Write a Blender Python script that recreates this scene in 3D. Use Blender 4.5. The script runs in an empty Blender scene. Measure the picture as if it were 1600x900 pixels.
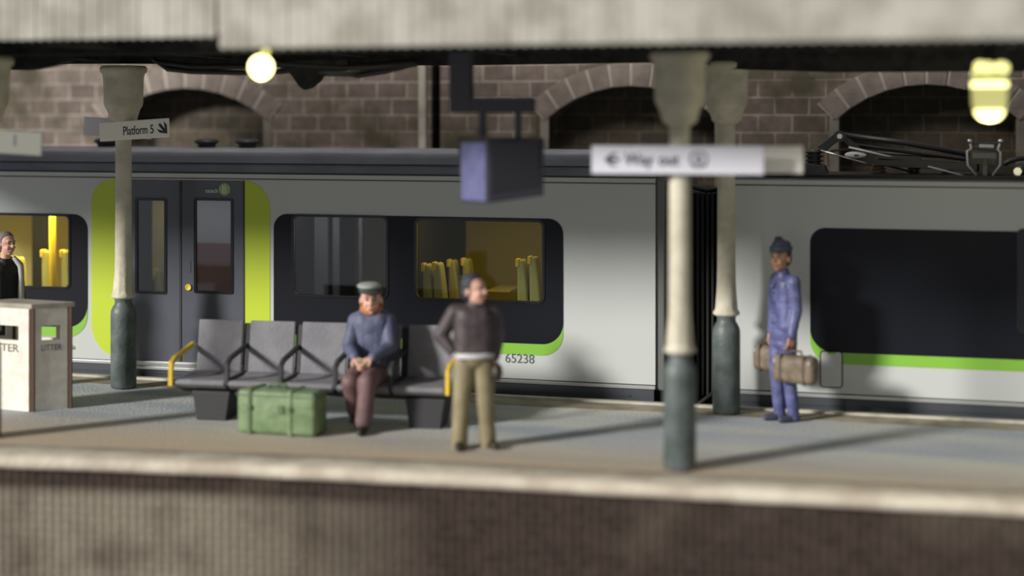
import bpy, bmesh, math, random
from mathutils import Vector, Matrix, noise
random.seed(5)
PI = math.pi; R = math.radians
C = bpy.context.scene.collection
S = bpy.context.scene

# ------------------------------------------------------------ camera
CAM_H = 3.35; F = 2400.0; YAW = R(15.2)
cam = bpy.data.cameras.new('camera'); co = bpy.data.objects.new('camera', cam); C.objects.link(co)
co.location = (0, 0, CAM_H); co.rotation_euler = (R(90), 0, YAW)
cam.sensor_width = 36; cam.lens = F/1600*36; cam.shift_y = -270/1600.0
cam.dof.use_dof = True; cam.dof.focus_distance = 18.9; cam.dof.aperture_fstop = 0.175
cam.clip_start = .1; cam.clip_end = 200
S.camera = co
S.view_settings.view_transform = 'Standard'; S.view_settings.look = 'None'
S.view_settings.gamma = 1; S.view_settings.use_curve_mapping = False
S.view_settings.exposure = 0.0

# ------------------------------------------------------------ light
w = bpy.data.worlds.new('world'); S.world = w; w.use_nodes = True
w.node_tree.nodes['Background'].inputs[0].default_value = (.92, .95, 1.0, 1)
w.node_tree.nodes['Background'].inputs[1].default_value = 0.36
def lamp(name, typ, loc, energy, col=(1,1,1), rot=(0,0,0), **kw):
    l = bpy.data.lights.new(name, typ); l.energy = energy; l.color = col
    for k, v in kw.items(): setattr(l, k, v)
    o = bpy.data.objects.new(name, l); C.objects.link(o); o.location = loc; o.rotation_euler = rot
    return o
def aim(o, d): o.rotation_euler = Vector(d).to_track_quat('-Z', 'Y').to_euler()
EL, AZ = R(19.5), R(42)
sun = lamp('hall_spotlight', 'SUN', (-8, 4, 8), 4.6, (1.0, .97, .92), angle=R(8))
aim(sun, (math.sin(AZ)*math.cos(EL), math.cos(AZ)*math.cos(EL), -math.sin(EL)))
over = lamp('hall_ceiling_light', 'AREA', (-6.5, 13.6, 11.3), 700, (1, .93, .84), shape='RECTANGLE', size=7, size_y=1.2)
aim(over, (1.5, 7.6, -7.3))

# ------------------------------------------------------------ pixel -> world helpers
SN, CS = math.sin(YAW), math.cos(YAW)
def ray(px):
    u = (px-800)/F
    return (-SN+CS*u, CS+SN*u)
def G(px, py, z=0.0):
    t = (CAM_H-z)*F/(py-180); d = ray(px); return Vector((d[0]*t, d[1]*t, z))
def P(px, py, Y):
    d = ray(px); t = Y/d[1]; return Vector((d[0]*t, Y, CAM_H-(py-180)*t/F))
def PX(px, Y): return P(px, 180, Y).x

# ------------------------------------------------------------ materials
def mat(name, col, rough=.6, metal=0, bump=0, bscale=40, var=0, vscale=3, col2=None, emit=None, es=0, coat=0, spec=.5):
    m = bpy.data.materials.new(name); m.use_nodes = True; nt = m.node_tree; b = nt.nodes['Principled BSDF']
    b.inputs['Base Color'].default_value = (*col, 1); b.inputs['Roughness'].default_value = rough
    b.inputs['Metallic'].default_value = metal; b.inputs['Coat Weight'].default_value = coat
    b.inputs['Specular IOR Level'].default_value = spec
    tc = nt.nodes.new('ShaderNodeTexCoord')
    if var or col2:
        n = nt.nodes.new('ShaderNodeTexNoise'); n.inputs['Scale'].default_value = vscale; n.inputs['Detail'].default_value = 5
        nt.links.new(tc.outputs['Object'], n.inputs['Vector'])
        rp = nt.nodes.new('ShaderNodeValToRGB'); rp.color_ramp.elements[0].position = .38; rp.color_ramp.elements[1].position = .64
        c2 = col2 or tuple(min(1, c*(1+var)) for c in col); c1 = col if col2 else tuple(c*(1-var) for c in col)
        rp.color_ramp.elements[0].color = (*c1, 1); rp.color_ramp.elements[1].color = (*c2, 1)
        nt.links.new(n.outputs['Fac'], rp.inputs['Fac']); nt.links.new(rp.outputs['Color'], b.inputs['Base Color'])
    if bump:
        n2 = nt.nodes.new('ShaderNodeTexNoise'); n2.inputs['Scale'].default_value = bscale; n2.inputs['Detail'].default_value = 6
        nt.links.new(tc.outputs['Object'], n2.inputs['Vector'])
        bp = nt.nodes.new('ShaderNodeBump'); bp.inputs['Strength'].default_value = bump; bp.inputs['Distance'].default_value = .02
        nt.links.new(n2.outputs['Fac'], bp.inputs['Height']); nt.links.new(bp.outputs['Normal'], b.inputs['Normal'])
    if emit:
        b.inputs['Emission Color'].default_value = (*emit, 1); b.inputs['Emission Strength'].default_value = es
    return m
def glass_mat(name, tint, gl=.06, ior=1.75):
    m = bpy.data.materials.new(name); m.use_nodes = True; nt = m.node_tree; nt.nodes.clear()
    o = nt.nodes.new('ShaderNodeOutputMaterial'); mx = nt.nodes.new('ShaderNodeMixShader')
    t = nt.nodes.new('ShaderNodeBsdfTransparent'); t.inputs[0].default_value = (*tint, 1)
    g = nt.nodes.new('ShaderNodeBsdfGlossy'); g.inputs['Roughness'].default_value = gl
    f = nt.nodes.new('ShaderNodeFresnel'); f.inputs[0].default_value = ior
    nt.links.new(f.outputs[0], mx.inputs[0]); nt.links.new(t.outputs[0], mx.inputs[1]); nt.links.new(g.outputs[0], mx.inputs[2])
    nt.links.new(mx.outputs[0], o.inputs[0]); return m
def brick_mat(name, c1, c2, mortar, bw, rh, ms=.014, stain=None, bump=.6, sscale=.9, spos=(.5, .62), offx=0, offz=0, mort_up=True, rough=.9):
    m = bpy.data.materials.new(name); m.use_nodes = True; nt = m.node_tree; b = nt.nodes['Principled BSDF']
    b.inputs['Roughness'].default_value = rough; b.inputs['Specular IOR Level'].default_value = .2
    g = nt.nodes.new('ShaderNodeNewGeometry'); sp = nt.nodes.new('ShaderNodeSeparateXYZ'); cb = nt.nodes.new('ShaderNodeCombineXYZ')
    nt.links.new(g.outputs['Position'], sp.inputs[0])
    # slight waviness so the courses are hand laid
    nz = nt.nodes.new('ShaderNodeTexNoise'); nz.inputs['Scale'].default_value = 1.6; nt.links.new(g.outputs['Position'], nz.inputs['Vector'])
    ax = nt.nodes.new('ShaderNodeMath'); ax.operation = 'MULTIPLY_ADD'; ax.inputs[1].default_value = .05; nt.links.new(nz.outputs['Fac'], ax.inputs[0]); nt.links.new(sp.outputs['X'], ax.inputs[2])
    a2 = nt.nodes.new('ShaderNodeMath'); a2.operation = 'ADD'; a2.inputs[1].default_value = 60+offx; nt.links.new(ax.outputs[0], a2.inputs[0])
    a3 = nt.nodes.new('ShaderNodeMath'); a3.operation = 'ADD'; a3.inputs[1].default_value = 20+offz; nt.links.new(sp.outputs['Z'], a3.inputs[0])
    nt.links.new(a2.outputs[0], cb.inputs['X']); nt.links.new(a3.outputs[0], cb.inputs['Y'])
    br = nt.nodes.new('ShaderNodeTexBrick'); nt.links.new(cb.outputs[0], br.inputs['Vector'])
    br.inputs['Scale'].default_value = 1; br.inputs['Brick Width'].default_value = bw; br.inputs['Row Height'].default_value = rh
    br.inputs['Mortar Size'].default_value = ms; br.inputs['Mortar Smooth'].default_value = .3; br.inputs['Bias'].default_value = 0
    br.inputs['Color1'].default_value = (*c1, 1); br.inputs['Color2'].default_value = (*c2, 1); br.inputs['Mortar'].default_value = (*mortar, 1)
    col = br.outputs['Color']
    n = nt.nodes.new('ShaderNodeTexNoise'); n.inputs['Scale'].default_value = 9; n.inputs['Detail'].default_value = 8; nt.links.new(g.outputs['Position'], n.inputs['Vector'])
    mv = nt.nodes.new('ShaderNodeMixRGB'); mv.blend_type = 'OVERLAY'; mv.inputs[0].default_value = .45
    nt.links.new(col, mv.inputs[1]); nt.links.new(n.outputs['Fac'], mv.inputs[2]); col = mv.outputs[0]
    if stain:
        n2 = nt.nodes.new('ShaderNodeTexNoise'); n2.inputs['Scale'].default_value = sscale; n2.inputs['Detail'].default_value = 6; nt.links.new(g.outputs['Position'], n2.inputs['Vector'])
        rp = nt.nodes.new('ShaderNodeValToRGB'); rp.color_ramp.elements[0].position = spos[0]; rp.color_ramp.elements[1].position = spos[1]
        nt.links.new(n2.outputs['Fac'], rp.inputs[0])
        m2 = nt.nodes.new('ShaderNodeMixRGB'); nt.links.new(rp.outputs[0], m2.inputs[0]); nt.links.new(col, m2.inputs[1]); m2.inputs[2].default_value = (*stain, 1)
        col = m2.outputs[0]
    nt.links.new(col, b.inputs['Base Color'])
    bp = nt.nodes.new('ShaderNodeBump'); bp.inputs['Strength'].default_value = bump; bp.inputs['Distance'].default_value = .02
    bp.invert = True
    nt.links.new(br.outputs['Fac'], bp.inputs['Height'])
    bp2 = nt.nodes.new('ShaderNodeBump'); bp2.inputs['Strength'].default_value = .5; bp2.inputs['Distance'].default_value = .02
    nt.links.new(n.outputs['Fac'], bp2.inputs['Height']); nt.links.new(bp.outputs[0], bp2.inputs['Normal'])
    nt.links.new(bp2.outputs[0], b.inputs['Normal'])
    return m
M = {}
M['silver'] = mat('train_silver', (.52, .545, .53), .35, 0, coat=.3)
M['silver_end'] = mat('train_end_grey', (.13, .135, .13), .4)
M['dark_panel'] = mat('train_dark_panel', (.009, .010, .015), .35, spec=.2)
M['door_grey'] = mat('train_door_grey', (.075, .082, .105), .35, coat=.2)
M['lime'] = mat('train_lime', (.50, .62, .03), .4)
M['green'] = mat('train_green', (.22, .48, .05), .4)
M['roof_grey'] = mat('train_roof_grey', (.33, .345, .39), .5, var=.12, vscale=2)
M['line_red'] = mat('train_red_line', (.10, .035, .03), .5)
M['black'] = mat('matt_black', (.012, .012, .012), .7)
M['rubber'] = mat('black_rubber', (.02, .02, .02), .5)
M['metal'] = mat('bare_metal', (.62, .62, .60), .28, 1)
M['sill'] = mat('sill_metal', (.55, .56, .56), .3, .6)
M['skirt'] = mat('train_skirt', (.05, .055, .065), .45)
M['glass'] = glass_mat('window_glass', (.88, .90, .84), .03, 1.4)
M['glass_door'] = glass_mat('door_glass', (.7, .72, .74), .08)
M['glass_dark'] = glass_mat('tinted_glass', (.6, .6, .6), .05)
M['rim'] = mat('window_rim', (.03, .03, .035), .18, .5)
M['int_wall'] = mat('interior_wall', (.52, .43, .16), .7)
M['int_dark'] = mat('interior_dark', (.008, .008, .007), .8)
M['seat_yel'] = mat('seat_moquette', (.42, .40, .16), .7)
M['seat_top'] = mat('seat_grab_yellow', (.85, .60, .05), .4)
M['yellow'] = mat('bench_yellow', (.72, .50, .03), .5, bump=.3)
M['bench'] = mat('bench_grey', (.18, .175, .195), .75, bump=.35, bscale=30, col2=(.23, .225, .245), vscale=4)
M['bench_dark'] = mat('bench_dark_metal', (.03, .03, .033), .6, bump=.2)
M['cream'] = mat('post_cream', (.50, .465, .35), .6, bump=.3, bscale=25, col2=(.62, .58, .46), vscale=6)
M['post_green'] = mat('post_green_grey', (.06, .08, .075), .5, bump=.3, bscale=20, col2=(.12, .14, .135), vscale=5)
M['fascia'] = mat('fascia_cream', (.30, .28, .235), .8, col2=(.46, .44, .38), vscale=2.2, bump=.3)
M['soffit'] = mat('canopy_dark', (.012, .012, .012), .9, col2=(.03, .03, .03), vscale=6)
M['sign'] = mat('sign_white', (.72, .71, .78), .5)
M['sign_cream'] = mat('sign_offwhite', (.92, .91, .80), .5)
M['sign_shaded'] = mat('sign_painted_shade', (.17, .17, .14), .6)  # dark colour stands in for the shade on the far left sign
M['sign_grey'] = mat('sign_greyish', (.85, .83, .82), .6)
M['ink'] = mat('sign_ink', (.03, .025, .05), .6)
M['ink_grey'] = mat('train_lettering', (.10, .11, .12), .6)
M['ink_pale'] = mat('pale_lettering', (.75, .82, .78), .6)
M['bin'] = mat('bin_card', (.82, .79, .71), .85, bump=.15, bscale=45, col2=(.72, .68, .59), vscale=9)
M['bin_brown'] = mat('bin_card_edge', (.12, .075, .05), .85)
M['bin_ink'] = mat('bin_lettering', (.16, .13, .10), .8)
M['blue_box'] = mat('monitor_blue', (.085, .09, .20), .6, col2=(.12, .125, .27), vscale=6, bump=.2)
M['monitor'] = mat('monitor_dark', (.022, .02, .03), .6, bump=.2)
M['screen'] = mat('monitor_screen', (.015, .015, .018), .15)
M['hang'] = mat('hanger_navy', (.07, .07, .085), .7)
M['green_case'] = mat('green_trunk', (.13, .20, .09), .5, col2=(.20, .28, .14), vscale=7, bump=.3, bscale=15)
M['green_strap'] = mat('green_strap', (.09, .14, .06), .6)
M['case'] = mat('brown_case', (.12, .09, .06), .65, col2=(.20, .155, .105), vscale=9, bump=.3)
M['case_d'] = mat('brown_case_trim', (.075, .05, .035), .6)
M['skin'] = mat('painted_skin', (.62, .34, .25), .55, col2=(.70, .42, .32), vscale=12)
M['skin_dk'] = mat('painted_skin_ruddy', (.36, .20, .12), .6, col2=(.45, .25, .15), vscale=12)
M['eye'] = mat('eye_dark', (.03, .02, .02), .4)
M['lip'] = mat('lips', (.42, .14, .11), .6)
M['hair_dk'] = mat('hair_dark', (.035, .035, .045), .6, bump=.5, bscale=60)
M['hair_gr'] = mat('hair_greyish', (.20, .16, .15), .7, bump=.5, bscale=60)
M['navy'] = mat('coat_navy', (.07, .08, .14), .6, col2=(.11, .12, .20), vscale=6, bump=.3, bscale=12)
M['maroon'] = mat('trousers_maroon', (.13, .075, .075), .65, col2=(.19, .11, .11), vscale=6, bump=.3, bscale=12)
M['orange'] = mat('scarf_orange', (.45, .15, .05), .7, bump=.4)
M['hatgrey'] = mat('cap_grey', (.05, .055, .05), .6)
M['hatpale'] = mat('cap_crown', (.30, .32, .29), .6)
M['brownj'] = mat('jacket_brown', (.045, .033, .036), .55, col2=(.075, .058, .06), vscale=5, bump=.35, bscale=12)
M['white'] = mat('shirt_white', (.62, .60, .62), .6)
M['khaki'] = mat('trousers_khaki', (.22, .18, .10), .6, col2=(.28, .24, .14), vscale=5, bump=.3, bscale=12)
M['blue'] = mat('suit_blue', (.07, .075, .19), .45, col2=(.13, .14, .30), vscale=9, bump=.45, bscale=14)
M['blue_dk'] = mat('cap_blue', (.05, .055, .09), .6)
M['shoe'] = mat('shoe_brown', (.035, .025, .018), .5)
M['blackcoat'] = mat('sweater_black', (.008, .008, .009), .7)
M['coatgrey'] = mat('coat_pale_grey', (.40, .40, .36), .6)
M['bulb'] = mat('bulb_glow', (.9, .9, .5), .3, emit=(1, .93, .35), es=3.6)
M['bulb_dim'] = mat('bulb_glass_glow', (.7, .7, .3), .2, emit=(.9, .85, .3), es=.55)
M['brownins'] = mat('insulator_brown', (.12, .07, .04), .4)
M['steel_dk'] = mat('pantograph_black', (.016, .016, .017), .4)
M['padgrey'] = mat('pad_pale_grey', (.5, .5, .5), .5)

# ------------------------------------------------------------ mesh helpers
def tag(o, label=None, cat=None, group=None, kind=None):
    if label: o['label'] = label
    if cat: o['category'] = cat
    if group: o['group'] = group
    if kind: o['kind'] = kind
    return o
def thing(name, label, cat, loc=(0,0,0), rz=0, group=None):
    o = bpy.data.objects.new(name, None); C.objects.link(o); o.location = loc; o.rotation_euler = (0, 0, rz)
    o.empty_display_size = .1
    return tag(o, label, cat, group)
def obj(name, bm, m, parent=None, smooth=False, bevel=0, loc=None):
    me = bpy.data.meshes.new(name); bm.normal_update(); bm.to_mesh(me); bm.free()
    for x in (m if isinstance(m, (list, tuple)) else [m]): me.materials.append(x)
    if smooth:
        for p in me.polygons: p.use_smooth = True
    o = bpy.data.objects.new(name, me); C.objects.link(o)
    if parent: o.parent = parent
    if loc is not None: o.location = loc
    if bevel:
        b = o.modifiers.new('bevel', 'BEVEL'); b.width = bevel; b.segments = 2; b.limit_method = 'ANGLE'
    if smooth == 'auto':
        for p in me.polygons: p.use_smooth = False
    return o
def B(): return bmesh.new()
def box(bm, c, s, rot=None, mi=0):
    r = bmesh.ops.create_cube(bm, size=1)['verts']
    mm = Matrix.Translation(c) @ (rot.to_4x4() if rot else Matrix.Identity(4)) @ Matrix.Diagonal((*s, 1))
    bmesh.ops.transform(bm, matrix=mm, verts=r)
    for f in {f for v in r for f in v.link_faces}: f.material_index = mi
    return bm
def box2(bm, a, b, mi=0):
    return box(bm, [(a[i]+b[i])/2 for i in range(3)], [abs(b[i]-a[i]) for i in range(3)], mi=mi)
def hexa(bm, v8):
    vs = [bm.verts.new(v) for v in v8]
    for f in ((0,3,2,1),(4,5,6,7),(0,1,5,4),(1,2,6,5),(2,3,7,6),(3,0,4,7)): bm.faces.new([vs[i] for i in f])
    return bm
def tube(bm, pts, r, n=10, caps=True):
    pts = [Vector(p) for p in pts]; rings = []
    rs = r if isinstance(r, (list, tuple)) else [r]*len(pts)
    up = None
    for i, p in enumerate(pts):
        d = (pts[min(i+1, len(pts)-1)]-pts[max(i-1, 0)]).normalized()
        if up is None: up = Vector((0,0,1)) if abs(d.z) < .9 else Vector((1,0,0))
        a = d.cross(up)
        if a.length < 1e-4: a = d.cross(Vector((0,1,0)))
        a.normalize(); b = a.cross(d).normalized(); up = b
        rings.append([bm.verts.new(p+(a*math.cos(2*PI*k/n)+b*math.sin(2*PI*k/n))*rs[i]) for k in range(n)])
    for i in range(len(rings)-1):
        for k in range(n): bm.faces.new((rings[i][k], rings[i][(k+1)%n], rings[i+1][(k+1)%n], rings[i+1][k]))
    if caps:
        bm.faces.new(rings[0][::-1]); bm.faces.new(rings[-1])
    return bm
def lathe(bm, prof, n=32, c=(0,0,0), flute=0):
    rings = []
    for r, z in prof:
        rings.append([bm.verts.new((c[0]+r*math.cos(2*PI*k/n), c[1]+r*math.sin(2*PI*k/n), c[2]+z)) for k in range(n)])
    for i in range(len(rings)-1):
        for k in range(n): bm.faces.new((rings[i][k], rings[i][(k+1)%n], rings[i+1][(k+1)%n], rings[i+1][k]))
    bm.faces.new(rings[0][::-1]); bm.faces.new(rings[-1]); return bm
def ell(bm, c, r, sub=2, rot=None):
    v = bmesh.ops.create_icosphere(bm, subdivisions=sub, radius=1)['verts']
    mm = Matrix.Translation(c) @ (rot.to_4x4() if rot else Matrix.Identity(4)) @ Matrix.Diagonal((*r, 1))
    bmesh.ops.transform(bm, matrix=mm, verts=v); return bm
def rrect(x0, z0, x1, z1, r, n=6):
    if not isinstance(r, (list, tuple)): r = [r]*4      # bl br tr tl
    pts = []
    for (cx, cz, a0, rr) in ((x0+r[0], z0+r[0], PI, r[0]), (x1-r[1], z0+r[1], 1.5*PI, r[1]), (x1-r[2], z1-r[2], 0, r[2]), (x0+r[3], z1-r[3], .5*PI, r[3])):
        if rr < 1e-5: pts.append((cx, cz)); continue
        for k in range(n+1):
            a = a0+k*PI/2/n; pts.append((cx+rr*math.cos(a), cz+rr*math.sin(a)))
    return pts
def plate(name, outer, holes, y0, y1, m, parent=None, bevel=0):
    """flat plate in the xz plane between y0 and y1 with real holes"""
    cu = bpy.data.curves.new(name, 'CURVE'); cu.dimensions = '2D'; cu.fill_mode = 'BOTH'; cu.extrude = abs(y1-y0)/2
    for poly in [outer]+holes:
        sp = cu.splines.new('POLY'); sp.points.add(len(poly)-1)
        for i, (x, z) in enumerate(poly): sp.points[i].co = (x, z, 0, 1)
        sp.use_cyclic_u = True
    t = bpy.data.objects.new('tmp', cu); C.objects.link(t)
    me = bpy.data.meshes.new_from_object(t.evaluated_get(bpy.context.evaluated_depsgraph_get()))
    bpy.data.objects.remove(t); bpy.data.curves.remove(cu)
    me.transform(Matrix.Translation((0, (y0+y1)/2, 0)) @ Matrix.Rotation(R(90), 4, 'X'))
    me.name = name; me.materials.clear(); me.materials.append(m)
    o = bpy.data.objects.new(name, me); C.objects.link(o)
    if parent: o.parent = parent
    return o
def text(name, body, size, m, parent, loc, rot=(R(90), 0, 0), align='LEFT', depth=.002, sx=1, bold=0):
    cu = bpy.data.curves.new(name, 'FONT'); cu.body = body; cu.size = size; cu.extrude = depth; cu.align_x = align; cu.offset = bold
    t = bpy.data.objects.new('tmp', cu); C.objects.link(t)
    me = bpy.data.meshes.new_from_object(t.evaluated_get(bpy.context.evaluated_depsgraph_get()))
    bpy.data.objects.remove(t); bpy.data.curves.remove(cu)
    me.materials.clear(); me.materials.append(m); me.transform(Matrix.Diagonal((sx, 1, 1, 1)))
    o = bpy.data.objects.new(name, me); C.objects.link(o); o.parent = parent; o.location = loc; o.rotation_euler = rot
    return o
def remesh(name, bm, m, parent, voxel=.009, smooth=4, loc=None):
    me = bpy.data.meshes.new('tmp'); bm.to_mesh(me); bm.free()
    t = bpy.data.objects.new('tmp', me); C.objects.link(t)
    r = t.modifiers.new('r', 'REMESH'); r.mode = 'VOXEL'; r.voxel_size = voxel; r.use_smooth_shade = True
    s = t.modifiers.new('s', 'SMOOTH'); s.factor = .5; s.iterations = smooth
    out = bpy.data.meshes.new_from_object(t.evaluated_get(bpy.context.evaluated_depsgraph_get()))
    bpy.data.objects.remove(t); bpy.data.meshes.remove(me)
    out.name = name; out.materials.clear(); out.materials.append(m)
    for p in out.polygons: p.use_smooth = True
    o = bpy.data.objects.new(name, out); C.objects.link(o); o.parent = parent
    if loc is not None: o.location = loc
    return o
def copy_tree(o, parent=None):
    c = o.copy(); C.objects.link(c)
    if parent: c.parent = parent
    for ch in list(o.children): copy_tree(ch, c)
    return c
def struct(o): o['kind'] = 'structure'; return o

# ============================================================ SETTING
# platform front edge follows a shallow curve
EDGE = [(-16, 12.0), (-12, 12.42), (-8.5, 12.86), (-6, 13.16), (-3.6, 13.27), (-1.5, 13.38), (.8, 13.52), (4, 13.7), (8, 13.8)]
def edge_y(x):
    for (a, b), (c, d) in zip(EDGE, EDGE[1:]):
        if a <= x <= c:
            t = (x-a)/(c-a); return b+(d-b)*t
    return EDGE[0][1] if x < EDGE[0][0] else EDGE[-1][1]
def edge_s(x): return sum(edge_y(x+k*.35) for k in range(-4, 5))/9+.33
XS = [-16+i*.2 for i in range(121)]
YF = 17.62       # back edge of the platform
COP = .53        # coping depth
# platform surface
pm = bpy.data.materials.new('platform_surface'); pm.use_nodes = True; nt = pm.node_tree; b = nt.nodes['Principled BSDF']
b.inputs['Roughness'].default_value = .85; b.inputs['Specular IOR Level'].default_value = .25
g = nt.nodes.new('ShaderNodeNewGeometry'); sep = nt.nodes.new('ShaderNodeSeparateXYZ'); nt.links.new(g.outputs['Position'], sep.inputs[0])
mp = nt.nodes.new('ShaderNodeMapping'); mp.inputs['Scale'].default_value = (.35, 1.6, 1); nt.links.new(g.outputs['Position'], mp.inputs[0])
n1 = nt.nodes.new('ShaderNodeTexNoise'); n1.inputs['Scale'].default_value = 1.0; n1.inputs['Detail'].default_value = 6; nt.links.new(mp.outputs[0], n1.inputs['Vector'])
rp = nt.nodes.new('ShaderNodeValToRGB'); e = rp.color_ramp.elements
e[0].position = .36; e[0].color = (.34, .37, .41, 1); e[1].position = .66; e[1].color = (.52, .52, .46, 1)
el = e.new(.5); el.color = (.43, .45, .465, 1); nt.links.new(n1.outputs[0], rp.inputs[0])
# tan dirt towards the coping and on the far edge boards
def ramp_y(a, b_):
    mr = nt.nodes.new('ShaderNodeMapRange'); mr.inputs[1].default_value = a; mr.inputs[2].default_value = b_
    nt.links.new(sep.outputs['Y'], mr.inputs[0]); return mr.outputs[0]
n3 = nt.nodes.new('ShaderNodeTexNoise'); n3.inputs['Scale'].default_value = 2.5; nt.links.new(g.outputs['Position'], n3.inputs['Vector'])
def mixc(fac, c1, col2, scale=1):
    ml = nt.nodes.new('ShaderNodeMath'); ml.operation = 'MULTIPLY'; ml.inputs[1].default_value = scale; nt.links.new(fac, ml.inputs[0])
    m_ = nt.nodes.new('ShaderNodeMixRGB'); nt.links.new(ml.outputs[0], m_.inputs[0]); nt.links.new(c1, m_.inputs[1]); m_.inputs[2].default_value = (*col2, 1); return m_.outputs[0]
c = mixc(ramp_y(15.5, 14.3), rp.outputs[0], (.50, .40, .28), .9)
c = mixc(ramp_y(17.12, 17.2), c, (.42, .38, .30), .7)
ns = nt.nodes.new('ShaderNodeTexNoise'); ns.inputs['Scale'].default_value = 30; ns.inputs['Detail'].default_value = 8; nt.links.new(g.outputs['Position'], ns.inputs['Vector'])
ov = nt.nodes.new('ShaderNodeMixRGB'); ov.blend_type = 'OVERLAY'; ov.inputs[0].default_value = .5; nt.links.new(c, ov.inputs[1]); nt.links.new(ns.outputs[0], ov.inputs[2])
nt.links.new(ov.outputs[0], b.inputs['Base Color'])
bp = nt.nodes.new('ShaderNodeBump'); bp.inputs['Strength'].default_value = .6; bp.inputs['Distance'].default_value = .02
nt.links.new(ns.outputs[0], bp.inputs['Height']); nt.links.new(bp.outputs[0], b.inputs['Normal'])
bm = B(); rows = []
for x in XS:
    ys = edge_s(x)+COP; rows.append([bm.verts.new((x, ys+(YF-.5-ys)*k/8, 0)) for k in range(9)])
for i in range(len(XS)-1):
    for k in range(8): bm.faces.new((rows[i][k], rows[i+1][k], rows[i+1][k+1], rows[i][k+1]))
r = bmesh.ops.extrude_face_region(bm, geom=bm.faces[:])
for v in r['geom']:
    if isinstance(v, bmesh.types.BMVert): v.co.z = -.3
bmesh.ops.recalc_face_normals(bm, faces=bm.faces)
struct(obj('floor', bm, pm))
# boards of the far edge, and its pale nosing
M['boards'] = mat('edge_boards', (.22, .19, .14), .8, col2=(.36, .32, .24), vscale=3, bump=.3)
M['nosing'] = mat('edge_nosing', (.42, .40, .33), .7, col2=(.55, .52, .44), vscale=6, bump=.3)
bm = B(); box2(bm, (-16, YF-.5, -.3), (8, YF-.1, .004)); struct(obj('trim_1', bm, M['boards'], bevel=.004))
bm = B(); box2(bm, (-16, YF-.095, -.3), (8, YF, .03)); struct(obj('trim_2', bm, M['nosing'], bevel=.01))
# coping
M['coping'] = mat('coping_paint', (.46, .39, .31), .8, col2=(.64, .58, .47), vscale=2.5, bump=.5, bscale=14)
bm = B(); prof = [(COP, -.10), (COP, .0), (COP-.03, .022), (.05, .03), (.0, .01), (-.02, -.04), (.0, -.095), (.06, -.11)]
rings = []
for i, x in enumerate(XS):
    y0 = edge_s(x)
    rings.append([bm.verts.new((x, y0+a, z+.008*noise.noise((x*2.1, a*5, z*7)))) for a, z in prof])
for i in range(len(rings)-1):
    for k in range(len(prof)): bm.faces.new((rings[i][k], rings[i+1][k], rings[i+1][(k+1)%len(prof)], rings[i][(k+1)%len(prof)]))
bmesh.ops.recalc_face_normals(bm, faces=bm.faces)
struct(obj('trim_3', bm, M['coping'], smooth=True))
M['joint'] = mat('red_brown_joint', (.26, .15, .10), .9)
bm = B(); pts = [(x, edge_s(x)+COP+.03+.02*noise.noise((x*.9, 0, 3)), .006) for x in XS]
rings = [[bm.verts.new((x, y-.035, .0)), bm.verts.new((x, y-.03, .007)), bm.verts.new((x, y+.03, .007)), bm.verts.new((x, y+.035, 0))] for x, y, z in pts]
for i in range(len(rings)-1):
    for k in range(3): bm.faces.new((rings[i][k], rings[i+1][k], rings[i+1][k+1], rings[i][k+1]))
struct(obj('trim_4', bm, M['joint']))
# platform face wall below the coping: ribbed brick-paper
wm = brick_mat('platform_face_brick', (.052, .034, .028), (.036, .025, .021), (.055, .042, .034), .17, .085, .012, stain=(.11, .09, .066), sscale=.35, spos=(.50, .60), bump=.8)
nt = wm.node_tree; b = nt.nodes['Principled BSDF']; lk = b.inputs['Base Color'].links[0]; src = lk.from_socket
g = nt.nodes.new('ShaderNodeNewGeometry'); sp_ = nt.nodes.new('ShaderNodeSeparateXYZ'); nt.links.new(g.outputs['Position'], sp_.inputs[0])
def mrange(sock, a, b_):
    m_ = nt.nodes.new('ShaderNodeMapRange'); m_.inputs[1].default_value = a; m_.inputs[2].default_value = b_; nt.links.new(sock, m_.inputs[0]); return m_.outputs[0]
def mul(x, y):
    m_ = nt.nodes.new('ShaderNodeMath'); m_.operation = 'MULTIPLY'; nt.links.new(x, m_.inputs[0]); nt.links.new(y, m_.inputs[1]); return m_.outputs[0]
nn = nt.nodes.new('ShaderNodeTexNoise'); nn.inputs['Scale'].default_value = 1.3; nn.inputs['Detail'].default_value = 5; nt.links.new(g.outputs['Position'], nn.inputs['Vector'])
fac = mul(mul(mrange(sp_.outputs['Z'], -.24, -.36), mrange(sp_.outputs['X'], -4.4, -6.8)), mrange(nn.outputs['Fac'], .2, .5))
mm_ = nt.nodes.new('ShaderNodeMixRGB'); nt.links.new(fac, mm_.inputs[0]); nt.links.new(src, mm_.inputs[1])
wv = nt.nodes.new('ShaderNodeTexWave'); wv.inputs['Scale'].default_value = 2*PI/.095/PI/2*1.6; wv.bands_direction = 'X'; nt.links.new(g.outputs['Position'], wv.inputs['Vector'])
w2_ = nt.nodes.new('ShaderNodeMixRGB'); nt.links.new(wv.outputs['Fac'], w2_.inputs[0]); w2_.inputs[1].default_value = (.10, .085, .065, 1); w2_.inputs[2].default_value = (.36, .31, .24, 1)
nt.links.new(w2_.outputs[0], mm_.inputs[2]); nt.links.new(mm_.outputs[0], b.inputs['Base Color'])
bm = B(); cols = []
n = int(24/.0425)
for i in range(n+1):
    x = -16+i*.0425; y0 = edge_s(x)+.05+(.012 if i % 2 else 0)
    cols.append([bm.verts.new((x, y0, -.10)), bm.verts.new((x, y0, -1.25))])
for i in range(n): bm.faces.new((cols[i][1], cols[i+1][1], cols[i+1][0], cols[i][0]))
r = bmesh.ops.extrude_face_region(bm, geom=bm.faces[:])
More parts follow.
